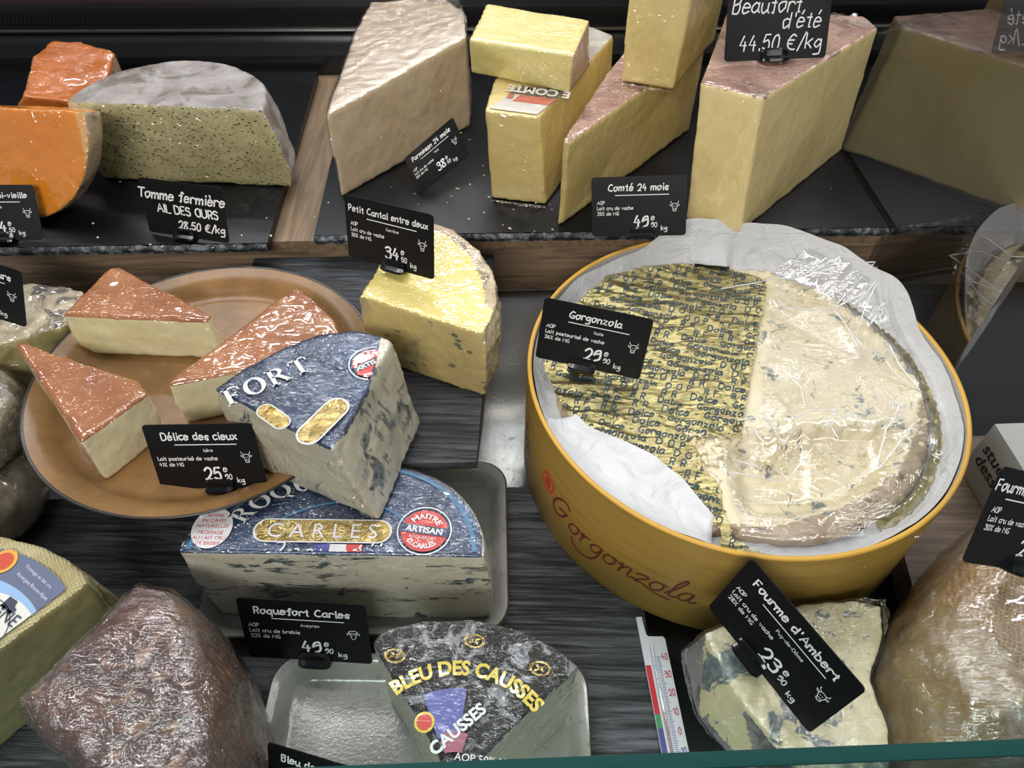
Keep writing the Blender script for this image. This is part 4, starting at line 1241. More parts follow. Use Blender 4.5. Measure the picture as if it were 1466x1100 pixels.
for ch in 'la':
    wch, sts = SCR[ch]
    for st in sts: ribbon([((x+a)*k, b*k) for a, b in smooth_line(st, k=6)], .0017, V, F, .002)
    x += wch
put('lettering', (V, F), cyl_map(R(-176), .040), BURG, BOX)
put('seal_edge', disc2(.0100, 0, 0, 40, 0, .0120), cyl_map(R(-153.5), .060, GR+.0003), M_plain('seal_orange', '#d07c2c', .5), BOX)
put('seal', disc2(.0086, 0, 0, 40, .0068, .0104), cyl_map(R(-153.5), .060, GR+.0006), T_seal, BOX)
put('seal', disc2(.0044, 0, 0, 30, 0, .0062), cyl_map(R(-153.5), .060, GR+.0006), T_seal, BOX)

def W2(px, z): return [(p.x-gc.x, p.y-gc.y) for p in (at(x, y, z) for x, y in px)]
def inside(poly, x, y):
    c = False; n = len(poly); j = n-1
    for i in range(n):
        xi, yi = poly[i]; xj, yj = poly[j]
        if (yi > y) != (yj > y) and x < (xj-xi)*(y-yi)/(yj-yi)+xi: c = not c
        j = i
    return c
def seg_d(poly, x, y):
    m = 9; n = len(poly)
    for i in range(n):
        ax, ay = poly[i]; bx, by = poly[(i+1) % n]
        dx, dy = bx-ax, by-ay; t = max(0, min(1, ((x-ax)*dx+(y-ay)*dy)/(dx*dx+dy*dy+1e-12)))
        m = min(m, math.hypot(x-ax-t*dx, y-ay-t*dy))
    return m
CZ = .0965
foil_poly = W2([(835, 428), (868, 398), (920, 386), (975, 382), (1040, 385), (1098, 405), (1094, 440), (1080, 520), (1067, 590), (1060, 632), (1015, 628), (992, 640), (1004, 668), (1030, 700), (1040, 745), (1048, 772),
                (1075, 790), (1112, 800), (1100, 815), (1055, 806), (1028, 790), (1030, 765), (1002, 738), (978, 705), (930, 668), (880, 640), (832, 622), (806, 590), (790, 560), (776, 528), (782, 490), (800, 458)], CZ)
CR_ = .1430
low_a, low_b = at(1045, 615, CZ)-gc, at(1345, 600, CZ)-gc
def sst(x, a, b):
    t = max(0, min(1, (x-a)/(b-a))); return t*t*(3-2*t)
def low_mask(x, y):
    d = ((low_b.x-low_a.x)*(y-low_a.y)-(low_b.y-low_a.y)*(x-low_a.x))/(low_b-low_a).length + .006*fbm((x, y, 0), 50)
    r = math.hypot(x, y)
    return sst(-d, 0, .018)*(1-sst(r, .112, .130))*sst(x, low_a.x-.012, low_a.x+.010)
def cheese_h(x, y):
    m = low_mask(x, y); r = math.hypot(x, y)
    e = 4*m*(1-m)
    h = CZ - .017*m + .0006*fbm((x, y, 0), 40) + .0012*m*fbm((x, y, 2), 38) + .0050*e*fbm((x, y, 4), 85)
    h += .0034*sst(r, .124, .134)*(.6+1.2*fbm((x, y, 5), 90)) if x > .035 else 0
    return h - .006*sst(r, .138, .1435)
GOR = thing('open_blue_cheese', gc+Vector((0, 0, .005)), 'creamy cut blue cheese inside the round yellow box, partly under gold foil', 'cheese')
st = .0019; N_ = int(CR_/st)
idx = {}; vs = []; cells = {'creamy_top': [], 'rind': []}
for i in range(-N_, N_+1):
    for j in range(-N_, N_+1):
        x, y = i*st, j*st; r = math.hypot(x, y)
        if r > CR_+st: continue
        if r > CR_: x, y = x*CR_/r, y*CR_/r
        idx[(i, j)] = len(vs); vs.append(gc + Vector((x, y, cheese_h(x, y))))
for i in range(-N_, N_+1):
    for j in range(-N_, N_+1):
        q = [(i, j), (i+1, j), (i+1, j+1), (i, j+1)]
        if all(k_ in idx for k_ in q):
            x, y = (i+.5)*st, (j+.5)*st; r = math.hypot(x, y)
            lim = .1385 - .010*sst(-y, .0, .07)*sst(x, -.02, .04) - .006*sst(-y, .06, .12)
            lim += .0022*fbm((x, y, 1), 60)
            cells['rind' if r > lim else 'creamy_top'].append([idx[k_] for k_ in q])
GP = M_cheese('gorgonzola_paste', '#e9dfc3', '#ddd0aa', 14, extra=('#cfae6c', 13, .58, .80), vein=('#7f8a88', 95, .58, .70, (1, 1, 1)), film=None, rough=.38, bump=(70, .0016), sub=.1)
GRD = M_cheese('gorgonzola_rind', '#a8967c', '#c2b095', 40, extra=('#75644f', 45, .5, .7), rough=.7, bump=(170, .003))
for nm, fs in cells.items():
    used = {}
    for f in fs:
        for v_ in f: used.setdefault(v_, len(used))
    mesh_obj(nm, [vs[a] for a in used], [[used[a] for a in f] for f in fs], GP if nm == 'creamy_top' else GRD, GOR, True, None if nm == 'creamy_top' else 'wrinkled grey-brown rind')
lathe('side_rind', [(CR_, CZ-.007), (CR_+.001, .06), (CR_-.002, .006), (0, .0055)], gc, GRD, GOR, 100)
# crumbled lumps at the break
bm = bmesh.new()
for k_ in range(110):
    tt = random.random()
    base_ = W2([(lerp(985, 1330, tt**1.5), lerp(640, 612, tt) + random.uniform(-14, 34))], CZ)[0]
    s_ = random.uniform(.0012, .0042)*(1.3 if tt < .25 else .7)
    m_ = Matrix.Translation(gc + Vector((base_[0], base_[1], cheese_h(*base_)+s_*.15))) @ Matrix.Rotation(random.random()*6, 4, 'Z') @ Matrix.Diagonal((s_, s_*random.uniform(.6, 1), s_*.6, 1))
    r_ = bmesh.ops.create_icosphere(bm, subdivisions=3, radius=1, matrix=m_)
    for v_ in r_['verts']: v_.co += (v_.co-m_.translation)*.9*fbm(v_.co, 330)
o = bm_obj('crumbled_paste', bm, GP, GOR); o['kind'] = 'stuff'

# gold printed foil
def foil_z(x, y):
    a = noise.noise(Vector((x*28, y*85+x*15, 1))); b = noise.noise(Vector((x*60+y*40, y*170-x*20, 7))); c_ = noise.noise(Vector((x*300, y*340, 3)))
    near = sst(.012-seg_d_foil(x, y), 0, .012)
    return CZ + .0042 + (abs(a)*-.0036 - abs(b)*.0016 + c_*.0002) + near*.0012*abs(noise.noise(Vector((x*260, y*260, 9))))
_sd = {}
def seg_d_foil(x, y):
    k_ = (round(x/.002), round(y/.002))
    if k_ not in _sd: _sd[k_] = seg_d(foil_poly, x, y)
    return _sd[k_]
FO = thing('gold_foil_wrapper', gc+Vector((0, 0, CZ)), 'crinkled gold foil printed with dark blue words, covering the left of the open cheese', 'foil', None)
st = .00135; idx = {}; vs = []; fs = []
xs_ = [p[0] for p in foil_poly]; ys_ = [p[1] for p in foil_poly]
I0, I1, J0, J1 = int(min(xs_)/st)-1, int(max(xs_)/st)+1, int(min(ys_)/st)-1, int(max(ys_)/st)+1
ins = {}
for i in range(I0, I1+1):
    for j in range(J0, J1+1):
        x, y = i*st, j*st
        xx, yy = x+.0016*noise.noise(Vector((x*200, y*200, 0))), y+.0016*noise.noise(Vector((x*200, y*200, 5)))
        if inside(foil_poly, xx, yy): idx[(i, j)] = len(vs); vs.append(gc+Vector((x, y, foil_z(x, y))))
for (i, j) in idx:
    q = [(i, j), (i+1, j), (i+1, j+1), (i, j+1)]
    if all(k_ in idx for k_ in q): fs.append([idx[k_] for k_ in q])
GF = NT('printed_gold_foil'); n_ = GF.noise(1, 3, .6, .8, GF.mapping((70, 190, 100), (0, 0, .25)))
GF.P(Base_Color=srgb('#a09668'), Metallic=.9, Roughness=.30, Normal=GF.bump(n_, 1, .0014)); GF = GF.m
mesh_obj('foil_sheet', vs, fs, GF, FO, True)
# strip of the same foil showing along the right rim
vs, fs = [], []
n = 120
for i in range(n+1):
    a = R(-62 + 105*i/n)
    for j in range(7):
        r = CR_+.0005 + .0078*j/6 + .0012*noise.noise(Vector((a*30, j, 0)))
        vs.append(gc+Vector((r*math.cos(a), r*math.sin(a), CZ+.0005 - .004*(j/6) + .003*noise.noise(Vector((a*45, j*1.1, 4))))))
for i in range(n):
    for j in range(6): fs.append((i*7+j, i*7+j+1, i*7+j+8, i*7+j+7))
mesh_obj('foil_edge', vs, fs, GF, FO, True)
INKB = M_plain('foil_ink', '#1d3f52', .45)
d_ = (at(1080, 430, CZ)-at(880, 398, CZ)).normalized(); fa = math.atan2(d_.y, d_.x)
rows = [('Gorgonzola  D O P   R R   Dolce - ', .0060), (' R F   R R   Dolce - Gorgonzola  D O P  ', .0056)]
V, F = [], []
for rr_i in range(-19, 20):
    s, size = rows[rr_i % 2]
    off = (rr_i*37 % 23)*.004 - .19
    hand_text(s*4, size, off, rr_i*.0080, 'l', 1.35, 1.2, .12, V, F, jit=.4, sub=.0011)
ca, sa = math.cos(fa), math.sin(fa)
V3 = [(a*ca-b*sa, a*sa+b*ca) for a, b in V]
ok = [inside(foil_poly, *p) and seg_d_foil(*p) > .0022 if abs(p[0]) < .17 and abs(p[1]) < .17 else False for p in V3]
F = [f for f in F if all(ok[i] for i in f)]
used = {}
for f in F:
    for v_ in f: used.setdefault(v_, len(used))
o = mesh_obj('foil_lettering', [gc+Vector((V3[a][0], V3[a][1], foil_z(*V3[a])+.00035)) for a in used], [[used[a] for a in f] for f in F], INKB, FO, False)

# white paper liner
PA = NT('parchment'); n_ = PA.noise(35, 5, .6, 1.0)
PA.P(Base_Color=srgb('#cfd0d2'), Roughness=.45, Normal=PA.bump(PA.math('ABSOLUTE', PA.math('SUBTRACT', n_, .5)), 1, .004)); PA.b.inputs['Subsurface Weight'].default_value = 0; PA = PA.m
def r_inner(a):
    best = 0
    if math.cos(a) < .35:
        for r in np.arange(.07, .156, .0015):
            if inside(foil_poly, r*math.cos(a), r*math.sin(a)): best = r
    if best == 0 or math.degrees(a) % 360 > 285 or math.degrees(a) % 360 < 80: best = CR_+.006
    return min(best, CR_+.004)
LI = thing('paper_liner', gc+Vector((0, 0, .09)), 'white crumpled paper lining the round yellow box', 'paper')
n = 300; m = 26; vs, fs = [], []
ri = [r_inner(2*math.pi*i/n) for i in range(n)]
ri = [sum(ri[(i+k_) % n] for k_ in range(-3, 4))/7 for i in range(n)]
for i in range(n):
    a = 2*math.pi*i/n; ad = math.degrees(a)
    if ad > 180: ad -= 360
    rise = .019*sst(ad, 12, 34)*(1-sst(ad, 96, 116)) - .004*(1-sst(ad, 12, 34)) - .004*sst(ad, 96, 116)
    rise += .004*noise.noise(Vector((math.cos(a)*4, math.sin(a)*4, 1)))
    wide = ri[i] < CR_-.004
    for j in range(m):
        t = j/(m-1)
        r0 = ri[i]-(.004 if wide else .0075); ro_ = GR-.0046 + .005*max(0, rise)/.019*t**3
        r = r0+(ro_-r0)*min(1, t*1.0)
        zin = CZ+(.0062 if wide else -.0045)
        zo = GZ + rise
        z = lerp(zin, zo, t**2.4) - (.004 if wide else .005)*math.sin(math.pi*t)
        cr = .0052*abs(noise.noise(Vector((r*math.cos(a)*45, r*math.sin(a)*45, 3)))) + .0026*noise.noise(Vector((r*math.cos(a)*22, r*math.sin(a)*22, 8))) + .0011*noise.noise(Vector((r*math.cos(a)*130, r*math.sin(a)*130, 8)))
        vs.append(gc+Vector((r*math.cos(a), r*math.sin(a), z+cr*(.3+.7*math.sin(math.pi*min(1, t*.9+.1))))))
for i in range(n):
    for j in range(m-1): fs.append((i*m+j, ((i+1) % n)*m+j, ((i+1) % n)*m+j+1, i*m+j+1))
mesh_obj('paper', vs, fs, PA, LI, True)

# loose cling film over the open side
FILM_M = M_filmsheet('loose_film', 1.8, scale=1.0, bumpd=.0007, rough=.05)
FS = thing('cling_film', gc+Vector((0, 0, .105)), 'loose sheet of clear cling film with creases whitened as glints over the open cheese', 'cling film')
cell = [(random.uniform(-.18, .18), random.uniform(-.18, .18), random.uniform(-1, 1), random.uniform(-1, 1), random.uniform(-1, 1)) for _ in range(70)]
def film_z(x, y):
    c_ = min(cell, key=lambda q: (q[0]-x)**2+(q[1]-y)**2)
    r = math.hypot(x, y)
    up = sst(math.degrees(math.atan2(y, x)), 15, 40)*sst(r, .12, .17)*.022
    return .1045 + .0012*c_[2] + .10*(c_[3]*(x-c_[0])+c_[4]*(y-c_[1])) + up - .006*low_mask(x, y) - .010*sst(r, .145, .160)*(1-sst(math.degrees(math.atan2(y, x)), 15, 40))
film_poly = W2([(1085, 600), (1100, 430), (1112, 385), (1172, 366), (1250, 404), (1345, 505), (1378, 600), (1378, 690), (1330, 760), (1250, 800), (1150, 808), (1062, 790), (1045, 700), (1020, 655), (1065, 625)], .106)
st = .0026; idx = {}; vs = []; fs = []
for i in range(-70, 71):
    for j in range(-70, 71):
        x, y = i*st, j*st
        if inside(film_poly, x, y): idx[(i, j)] = len(vs); vs.append(gc+Vector((x, y, film_z(x, y))))
for (i, j) in idx:
    q = [(i, j), (i+1, j), (i+1, j+1), (i, j+1)]
    if all(k_ in idx for k_ in q): fs.append([idx[k_] for k_ in q])
mesh_obj('film_sheet', vs, fs, FILM_M, FS, True)
FOLD = NT('film_fold_glint')  # diffuse white here stands for light glinting along the folds
tr = FOLD.n('ShaderNodeBsdfTransparent'); gl_ = FOLD.n('ShaderNodeBsdfGlossy', {'Roughness': .25, 'Color': (1, 1, 1, 1)}); di = FOLD.n('ShaderNodeBsdfDiffuse', {'Color': (.95, .95, .95, 1)})
mx = FOLD.n('ShaderNodeMixShader', {0: .5, 1: gl_.outputs[0], 2: di.outputs[0]}); mx2 = FOLD.n('ShaderNodeMixShader', {0: .95, 1: tr.outputs[0], 2: mx.outputs[0]})
FOLD.t.links.new(mx2.outputs[0], FOLD.out.inputs[0]); FOLD = FOLD.m
def tube_mesh(lines, rad_, mapz, taper=True, V=None, F=None):
    V = [] if V is None else V; F = [] if F is None else F
    for ln in lines:
        P_ = [mapz(*p) for p in ln]
        Q = [P_[0]]
        for a, b in zip(P_, P_[1:]):
            k_ = max(1, int((b-a).length/.004))
            for i in range(1, k_+1): Q.append(a.lerp(b, i/k_))
        b0 = len(V)
        for i, p in enumerate(Q):
            d = (Q[min(i+1, len(Q)-1)]-Q[max(i-1, 0)]).normalized()
            s1 = d.cross(EZ).normalized() if abs(d.z) < .95 else Vector((1, 0, 0)); s2 = d.cross(s1)
            rr = rad_*(.45+.75*abs(math.sin(i*.7+len(V)*.3)))*(.3 if i in (0, len(Q)-1) else 1) if taper else rad_
            for k_ in range(5):
                a = 2*math.pi*k_/5; V.append(p+(s1*math.cos(a)+s2*math.sin(a))*rr)
        for i in range(len(Q)-1):
            for k_ in range(5): F.append((b0+i*5+k_, b0+i*5+(k_+1) % 5, b0+(i+1)*5+(k_+1) % 5, b0+(i+1)*5+k_))
    return V, F
cr_l = [[(0, 205), (150, 185), (235, 160), (300, 165), (440, 155), (620, 158), (475, 285), (380, 290), (290, 285), (240, 240)], [(235, 160), (330, 110), (405, 75)],
        [(640, 210), (600, 250), (475, 285)], [(640, 210), (600, 300), (567, 410), (600, 450), (690, 470), (712, 430)], [(475, 285), (520, 340), (545, 385), (565, 430), (630, 495)],
        [(712, 430), (760, 510), (855, 610)], [(695, 480), (740, 540), (855, 610)], [(290, 555), (345, 600), (360, 700)], [(290, 555), (365, 575)],
        [(690, 610), (750, 680), (735, 740), (705, 770), (665, 940)], [(820, 755), (680, 930), (635, 945)], [(75, 750), (190, 730), (280, 830), (300, 800)],
        [(285, 685), (310, 745), (380, 710), (490, 705), (440, 770), (530, 740), (600, 690)], [(490, 705), (465, 760), (515, 810)], [(135, 770), (210, 830)], [(410, 830), (300, 975), (275, 945)],
        [(30, 965), (280, 980)], [(60, 900), (200, 930)], [(735, 640), (720, 700), (760, 690), (735, 720)], [(650, 600), (670, 650), (665, 700)]]
def mz(x, y):
    q = at(1030+x/2.894, 340+y/2.894, .108); xx, yy = q.x-gc.x, q.y-gc.y
    q = gc + Vector((xx, yy, film_z(xx, yy)+.0003)); return q
V, F = tube_mesh(cr_l, .00060, mz)
o = mesh_obj('film_crease_glint', V, F, FOLD, FS, True, 'pinched creases, their glints put in as white colour'); o['kind'] = 'stuff'

# ------------------------------------------------------------------ thermometer
TH = thing('thermometer', at(948, 985, .002), 'flat white fridge thermometer strip with red, green and blue bands', 'thermometer')
t0, t1 = at(924, 892, .002), at(962, 1085, .002)
tu = (t0-t1).normalized(); tv = EZ.cross(tu)      # tu along (towards the back), tv to the left
tc = (t0+t1)/2; L = (t0-t1).length
tm = lambda lift: (lambda a, b: Vector((tc.x, tc.y, .004+lift)) - tv*a + tu*b)
m0 = tm(0)
out = [(-.0065, -.115), (.0115, -.115), (.0115, L/2-.0135), (.0100, L/2-.0115), (-.0005, L/2-.0115), (-.002, L/2-.0095), (-.002, L/2+.004), (-.0065, L/2+.004)]
prism('strip', [m0(*p) for p in out], .002, .004, M_plain('white_plastic', '#d9dbe0', .4), TH, .0004)
bands = [('#c8202c', .028, -.0175), ('#3f8f5c', -.0175, -.026), ('#4b4a8a', -.026, -.1)]
zz = L/2-.032
for c_, a, b in (('#c8202c', zz, zz-.033), ('#3f8f5c', zz-.033, zz-.042), ('#4b4a8a', zz-.042, -.1)):
    put('colour_band', poly2([(-.0063, b), (-.0026, b), (-.0026, a), (-.0063, a)]), tm(.0003), M_plain('band', c_, .5), TH)
gm, _, _ = M_glass('tube_glass', (.92, .94, .96, 1), 1.5, .02)
V, F = tube_mesh([[(0, L/2-.019), (0, -.1)]], .0016, lambda a, b: m0(a, b)+Vector((0, 0, .0016)), False)
mesh_obj('glass_tube', V, F, gm, TH, True)
V, F = tube_mesh([[(0, zz-.030), (0, -.1)]], .0005, lambda a, b: m0(a, b)+Vector((0, 0, .0012)), False)
mesh_obj('red_spirit', V, F, M_plain('spirit', '#c96a55', .4), TH, True)
TR = M_plain('print_red2', '#c23a4c', .5); TB = M_plain('print_blue2', '#4a5296', .5)
for i, s in enumerate(('40', '30', '20', '10', '0', '10', '20')):
    y_ = L/2-.0265-i*.0125
    V, F = hand_text(s, .0042, 0, 0, 'c', 1.2, .8)
    put('number', ([(a*.8+.0085, b+y_-.002) for a, b in V], F), tm(.0004), TR if i < 5 else TB, TH)
    V, F = [], []
    for k_ in range(10): ribbon([(.0028, y_-k_*.00125), (.0048 if k_ % 5 else .0058, y_-k_*.00125)], .0003, V, F)
    put('scale', (V, F), tm(.0003), TB, TH)

# ------------------------------------------------------------------ fourme
FOU_P = M_cheese('fourme_paste', '#d9cfa3', '#c9bd8c', 14, vein=('#4c5b64', 72, .51, .58, (.8, .8, .8)), film=dict(weight=1, amount=1.1, scale=1.1, streak=3, dense=.35), rough=.42)
FOU_R = M_cheese('fourme_rind', '#97948c', '#7d7a73', 30, extra=('#4f5254', 40, .46, .62), film=dict(weight=1, amount=1.5, scale=1.2, rot=(0, 0, 1.0), streak=5, rough=.12, dense=1.5, ior=2.8), rough=.5)
zf_ = .066
top = vz([(1008, 908), (1060, 885), (1150, 866), (1225, 858), (1262, 868), (1264, 915), (1246, 975), (1272, 1040), (1276, 1110), (1225, 1150), (1150, 1110), (1060, 1000)], zf_)
c0_ = cen(top)
mid = [Vector((c0_.x+(p.x-c0_.x)*1.10-.003, c0_.y+(p.y-c0_.y)*1.06, .035)) for p in top]
bot = [Vector((c0_.x+(p.x-c0_.x)*.92, c0_.y+(p.y-c0_.y)*.92, .0006)) for p in top]
for r_ in (mid, bot):
    for p in r_: p.y = max(p.y, .106)
for p in top: p.y = max(p.y, .108)
mid[0].x -= .012; mid[11].x -= .012; mid[10].x -= .008; bot[0].x -= .004; bot[11].x -= .006
for r_ in (mid, bot):
    for p in r_: p.x = max(p.x, .119 if p.y < .2 else .116)
block('blue_cheese_piece', 'thick cream piece with blue-grey veins in crinkled film, front right under the tilted price card', bot, top, None, dict(cut_face=FOU_P, rind=FOU_R),
      lambda c, n: 'cut_face' if n[2] > .45 else 'rind', voxel=.002, amp=.0012, mids=[mid], labels=dict(rind='glossy film-wrapped grey rind'), scale=30, film=M_tight_film('film_on_fourme', (0, .2, 1.0), 1.7, .0014))

# ------------------------------------------------------------------ big wrapped cheese at the right
RW = NT('woven_tan_rind'); v = RW.mapping((1, 1, 1), (0, 0, .5))
wv = RW.n('ShaderNodeTexWave', {'Vector': v, 'Scale': 120, 'Distortion': 5, 'Detail': 2}, bands_direction='X').outputs[1]
wv2 = RW.n('ShaderNodeTexWave', {'Vector': v, 'Scale': 120, 'Distortion': 5, 'Detail': 2}, bands_direction='Y').outputs[1]
hh = RW.math('MULTIPLY', wv, wv2)
RW.P(Base_Color=RW.mix(RW.thr(RW.noise(20, 5), .3, .7), srgb('#b89a6c'), srgb('#9a7c52')), Roughness=.6, Normal=RW.bump(hh, 1, .0014)); RW.film(amount=.8, scale=1); RW = RW.m
SW = M_cheese('wrapped_tan_side', '#7d6232', '#a08a5c', 16, extra=('#a89f90', 20, .50, .66), film=dict(weight=1, amount=1.3, scale=1.1, rot=(0, .3, 1.2), streak=4, rough=.10, dense=1.2, ior=2.5), rough=.5, bump=(60, .002))
mid = vz([(1424, 735), (1368, 775), (1320, 828), (1272, 888), (1248, 970), (1262, 1050), (1290, 1110)], .05)
mid = [Vector((max(p.x, .232), max(p.y, .108), .05)) for p in mid] + [Vector((.34, .106, .05)), Vector((.46, .106, .05)), Vector((.50, .2, .05)), Vector((.46, .285, .05)), Vector((.39, .300, .05))]
c_ = Vector((.365, .20, 0))
root = thing('wrapped_tan_wheel', Vector((c_.x, c_.y, .0005)), 'large tan wheel in tight film with a woven-textured rind, lower right corner', 'cheese')
def rg(k, z, ky=None): return [Vector((c_.x+(p.x-c_.x)*k, max(c_.y+(p.y-c_.y)*(ky or k), .107), z)) for p in mid]
rings = [rg(.86, .0008), rg(.97, .022), mid, rg(.92, .078), rg(.78, .098), rg(.62, .108, .72)]
def wcl(c, n):
    k = max(((c[0]-c_.x)/.105)**2 + ((c[1]-c_.y)/.088)**2, 0)
    return 'woven_rind' if c[2] > .085 and n[2] > .45 and c[0] > .262 + (.24-c[1])*.35 else 'side'
split_build(root, dense_solid(rings, voxel=.0024, smooth=12), wcl, dict(woven_rind=RW, side=SW),
            disp=lambda p, n: .0025*fbm(p, 14, 3, 2) + .0008*fbm(p, 60), labels=dict(woven_rind='tan woven-textured top'), film=M_tight_film('film_on_wheel', (0, .3, 1.3), 1.75, .0015))
# carton
p, q = at(1424, 607, .062), at(1476, 690, .062)
u_ = (q-p).normalized(); v_ = EZ.cross(u_)
CT = thing('white_carton', Vector((p.x, p.y, 0)), 'plain white carton with black lettering, between the round box and the right edge', 'carton')
CM = M_plain('carton', '#a9aaa6', .55)
prism('box_body', [Vector((p.x, p.y, 0)), Vector((p.x, p.y, 0))+u_*.075, Vector((p.x, p.y, 0))+u_*.075+v_*.07, Vector((p.x, p.y, 0))+v_*.07], .0006, .062, CM, CT, .0006)
cp = lambda dz: plane_map(Vector((p.x, p.y, .062))+(-v_)*.0005, u_, EZ)
put('lettering', print_text('studio', .017, .006, -.026, 'LEFT', bold=.0002, shear=.2), cp(0), M_plain('print_black', '#1c1c1c', .5), CT)
put('lettering', print_text('dessin', .017, .006, -.040, 'LEFT', bold=.0002, shear=.2), cp(0), M_plain('print_black', '#1c1c1c', .5), CT)
#MARK3
# ------------------------------------------------------------------ price cards
price_tag(((.0601, .3987, .1313), -12.7, 73.5, -2.4, .956), 'black price card reading Gorgonzola, standing in the round yellow box', 'Gorgonzola', 'Italie', ('AOP', 'Lait pasteurisé de vache', '26% de MG'), '29', '90', holder=-.004)
price_tag(((.1055, .5379, .1543), -14, 67.7, 10.3, .936), 'black price card reading Comté 24 mois, in front of the long pink-rinded wedge', 'Comté 24 mois', None, ('AOP', 'Lait cru de vache', '35% de MG'), '49', '90', holder=.004)
price_tag(((-.0925, .4440, .1885), -28.2, 75.5, 5.6, .912), 'black price card reading Petit Cantal entre deux, on the small yellow wedge', 'Petit Cantal entre deux', 'Corrèze', ('AOP', 'Lait cru de vache', '30% de MG'), '34', '50', title_size=.0050, holder=.004)
price_tag(((-.0742, .6150, .1525), -41.3, 53.4, 56.0, .751), 'tilted black price card reading Parmesan 24 mois, leaning on the big pale beige wedge', 'Parmesan 24 mois', 'Italie', ('AOP', 'Lait cru de vache', '30% de MG'), '38', '50', holder=None)
price_tag(((-.2839, .5324, .1460), -12.6, 74.1, 1.0, .901), 'handwritten black card reading Tomme fermière, before the grey-rinded half wheel', '', holder=-.004,
          hand=[('Tomme fermière', .0090, -.001, .0085, 1.35, .22), ('AIL DES OURS', .0078, .004, -.0045, 1.5, 0), ('28,50 €/kg', .0074, .016, -.0185, 1.4, .15)])
price_tag(((-.1333, .2034, .0487), -4.0, 70.5, 2.0, .996), 'black price card with a sheep drawing, reading Roquefort, before the large half wheel', 'Roquefort Carles', 'Aveyron', ('AOP', 'Lait cru de brebis', '32% de MG'), '49', '90', icon=SHEEP, holder=.004)
price_tag(((.1595, .1786, .0995), -56.2, 73.2, -3.9, 1.031), "steeply tilted black price card reading Fourme d'Ambert, above the cream piece at the front right", "Fourme d'Ambert", 'Puy-de-Dôme', ('AOP', 'Lait cru de vache', '28% de MG'), '23', '90', holder=-.006)
price_tag(((-.2030, .2905, .1215), -7.1, 67.2, 8.4, .908), 'black price card reading Délice des cieux, lying on the round brown plate', 'Délice des cieux', 'Isère', ('', 'Lait pasteurisé de vache', '41% de MG'), '25', '90', holder=.006)
price_tag(((.2134, .6294, .2730), 13.4, 65.1, -2.4, 1.073), "handwritten black card reading Beaufort d'été, on top of the tall pink-topped block", '', holder=-.002,
          hand=[('Beaufort', .0105, -.010, .0060, .85, .15), ("d'été", .0105, .020, -.0050, .85, .15), ('44.50 €/kg', .0105, .004, -.0200, .85, .1)])
price_tag(((-.4469, .5280, .1433), 5.7, 61.0, -1.8, .859), 'black price card ending in mi-vieille, at the left edge before the orange quarter', 'Mimolette demi-vieille', 'France', ('AOP', 'Lait de vache', '27% de MG'), '24', '50', title_size=.0050, holder=.004)
price_tag(((-.4085, .4267, .1497), -8.9, 72.1, -11.2, .897), 'black price card ending in aux fleurs, on the speckled cheese at the left edge', 'Tomme aux fleurs', 'Jura', ('', 'Lait cru de vache', '30% de MG'), '66', '50', holder=.004)
price_tag(((.3045, .2308, .1515), 23.3, 60.2, -28.5, 1.08), 'black price card starting with Fou, at the right edge on the large tan wheel', 'Fourme de vache', None, ('AOP', 'Lait cru de vache', '30% de MG'), '26', '90', holder=.004, tx=-.010)
price_tag(((-.1059, .1112, .0430), -18.5, 60.1, 6.4, .840), 'black price card starting with Bleu de, cut off at the bottom of the frame', 'Bleu des Causses', 'Aveyron', ('AOP', 'Lait cru de vache', '30% de MG'), '27', '90', holder=.004)

# ------------------------------------------------------------------ glass
gm, t_, g_ = M_glass('divider_glass', (.60, .61, .62, 1), 2.2, .01)
dv = struct(box('window_1', fx(.374, .69, .27), .006, .60, .60, gm, bevel=.0006)); 
gf, t_, g_ = M_glass('front_glass', (.80, .90, .88, 1), 1.5, .01)
fg = NT('glass_cut_edge'); fg.P(Base_Color=srgb('#16403d'), Roughness=.5); fg.b.inputs['Specular IOR Level'].default_value = .1; fg = fg.m
struct(box('window_2', fx(0, .0835, .085), 1.3, .006, .228, gf, bevel=0))
struct(box('trim_8', fx(0, .0835, .2002), 1.3, .0062, .0022, fg, bevel=.0006))

# crumbs on the slates and loose bits
cm = M_plain('crumb', '#d8d2c0', .6)
bm = bmesh.new()
spots_ = [(x, y) for x, y in ((735, 300), (720, 322), (560, 268), (700, 282), (730, 327), (765, 331), (640, 240), (640, 290), (655, 270), (172, 260), (215, 350), (140, 340), (335, 352), (660, 190), (672, 200), (790, 300), (470, 290), (450, 310), (1190, 270))]
for x, y in spots_ + [(random.uniform(560, 800), random.uniform(190, 340)) for _ in range(26)] + [(random.uniform(120, 390), random.uniform(290, 360)) for _ in range(10)]:
    s_ = random.uniform(.0004, .0011)
    bmesh.ops.create_icosphere(bm, subdivisions=1, radius=s_, matrix=Matrix.Translation(at(x, y, TZ+s_*.4)) @ Matrix.Rotation(random.random()*6, 4, 'Z') @ Matrix.Diagonal((random.uniform(1, 2.4), 1, .6, 1)))
o = bm_obj('cheese_crumbs', bm, cm, None, False); prop(o, 'tiny pale cheese crumbs scattered on the black slates', 'crumbs', None, 'stuff')
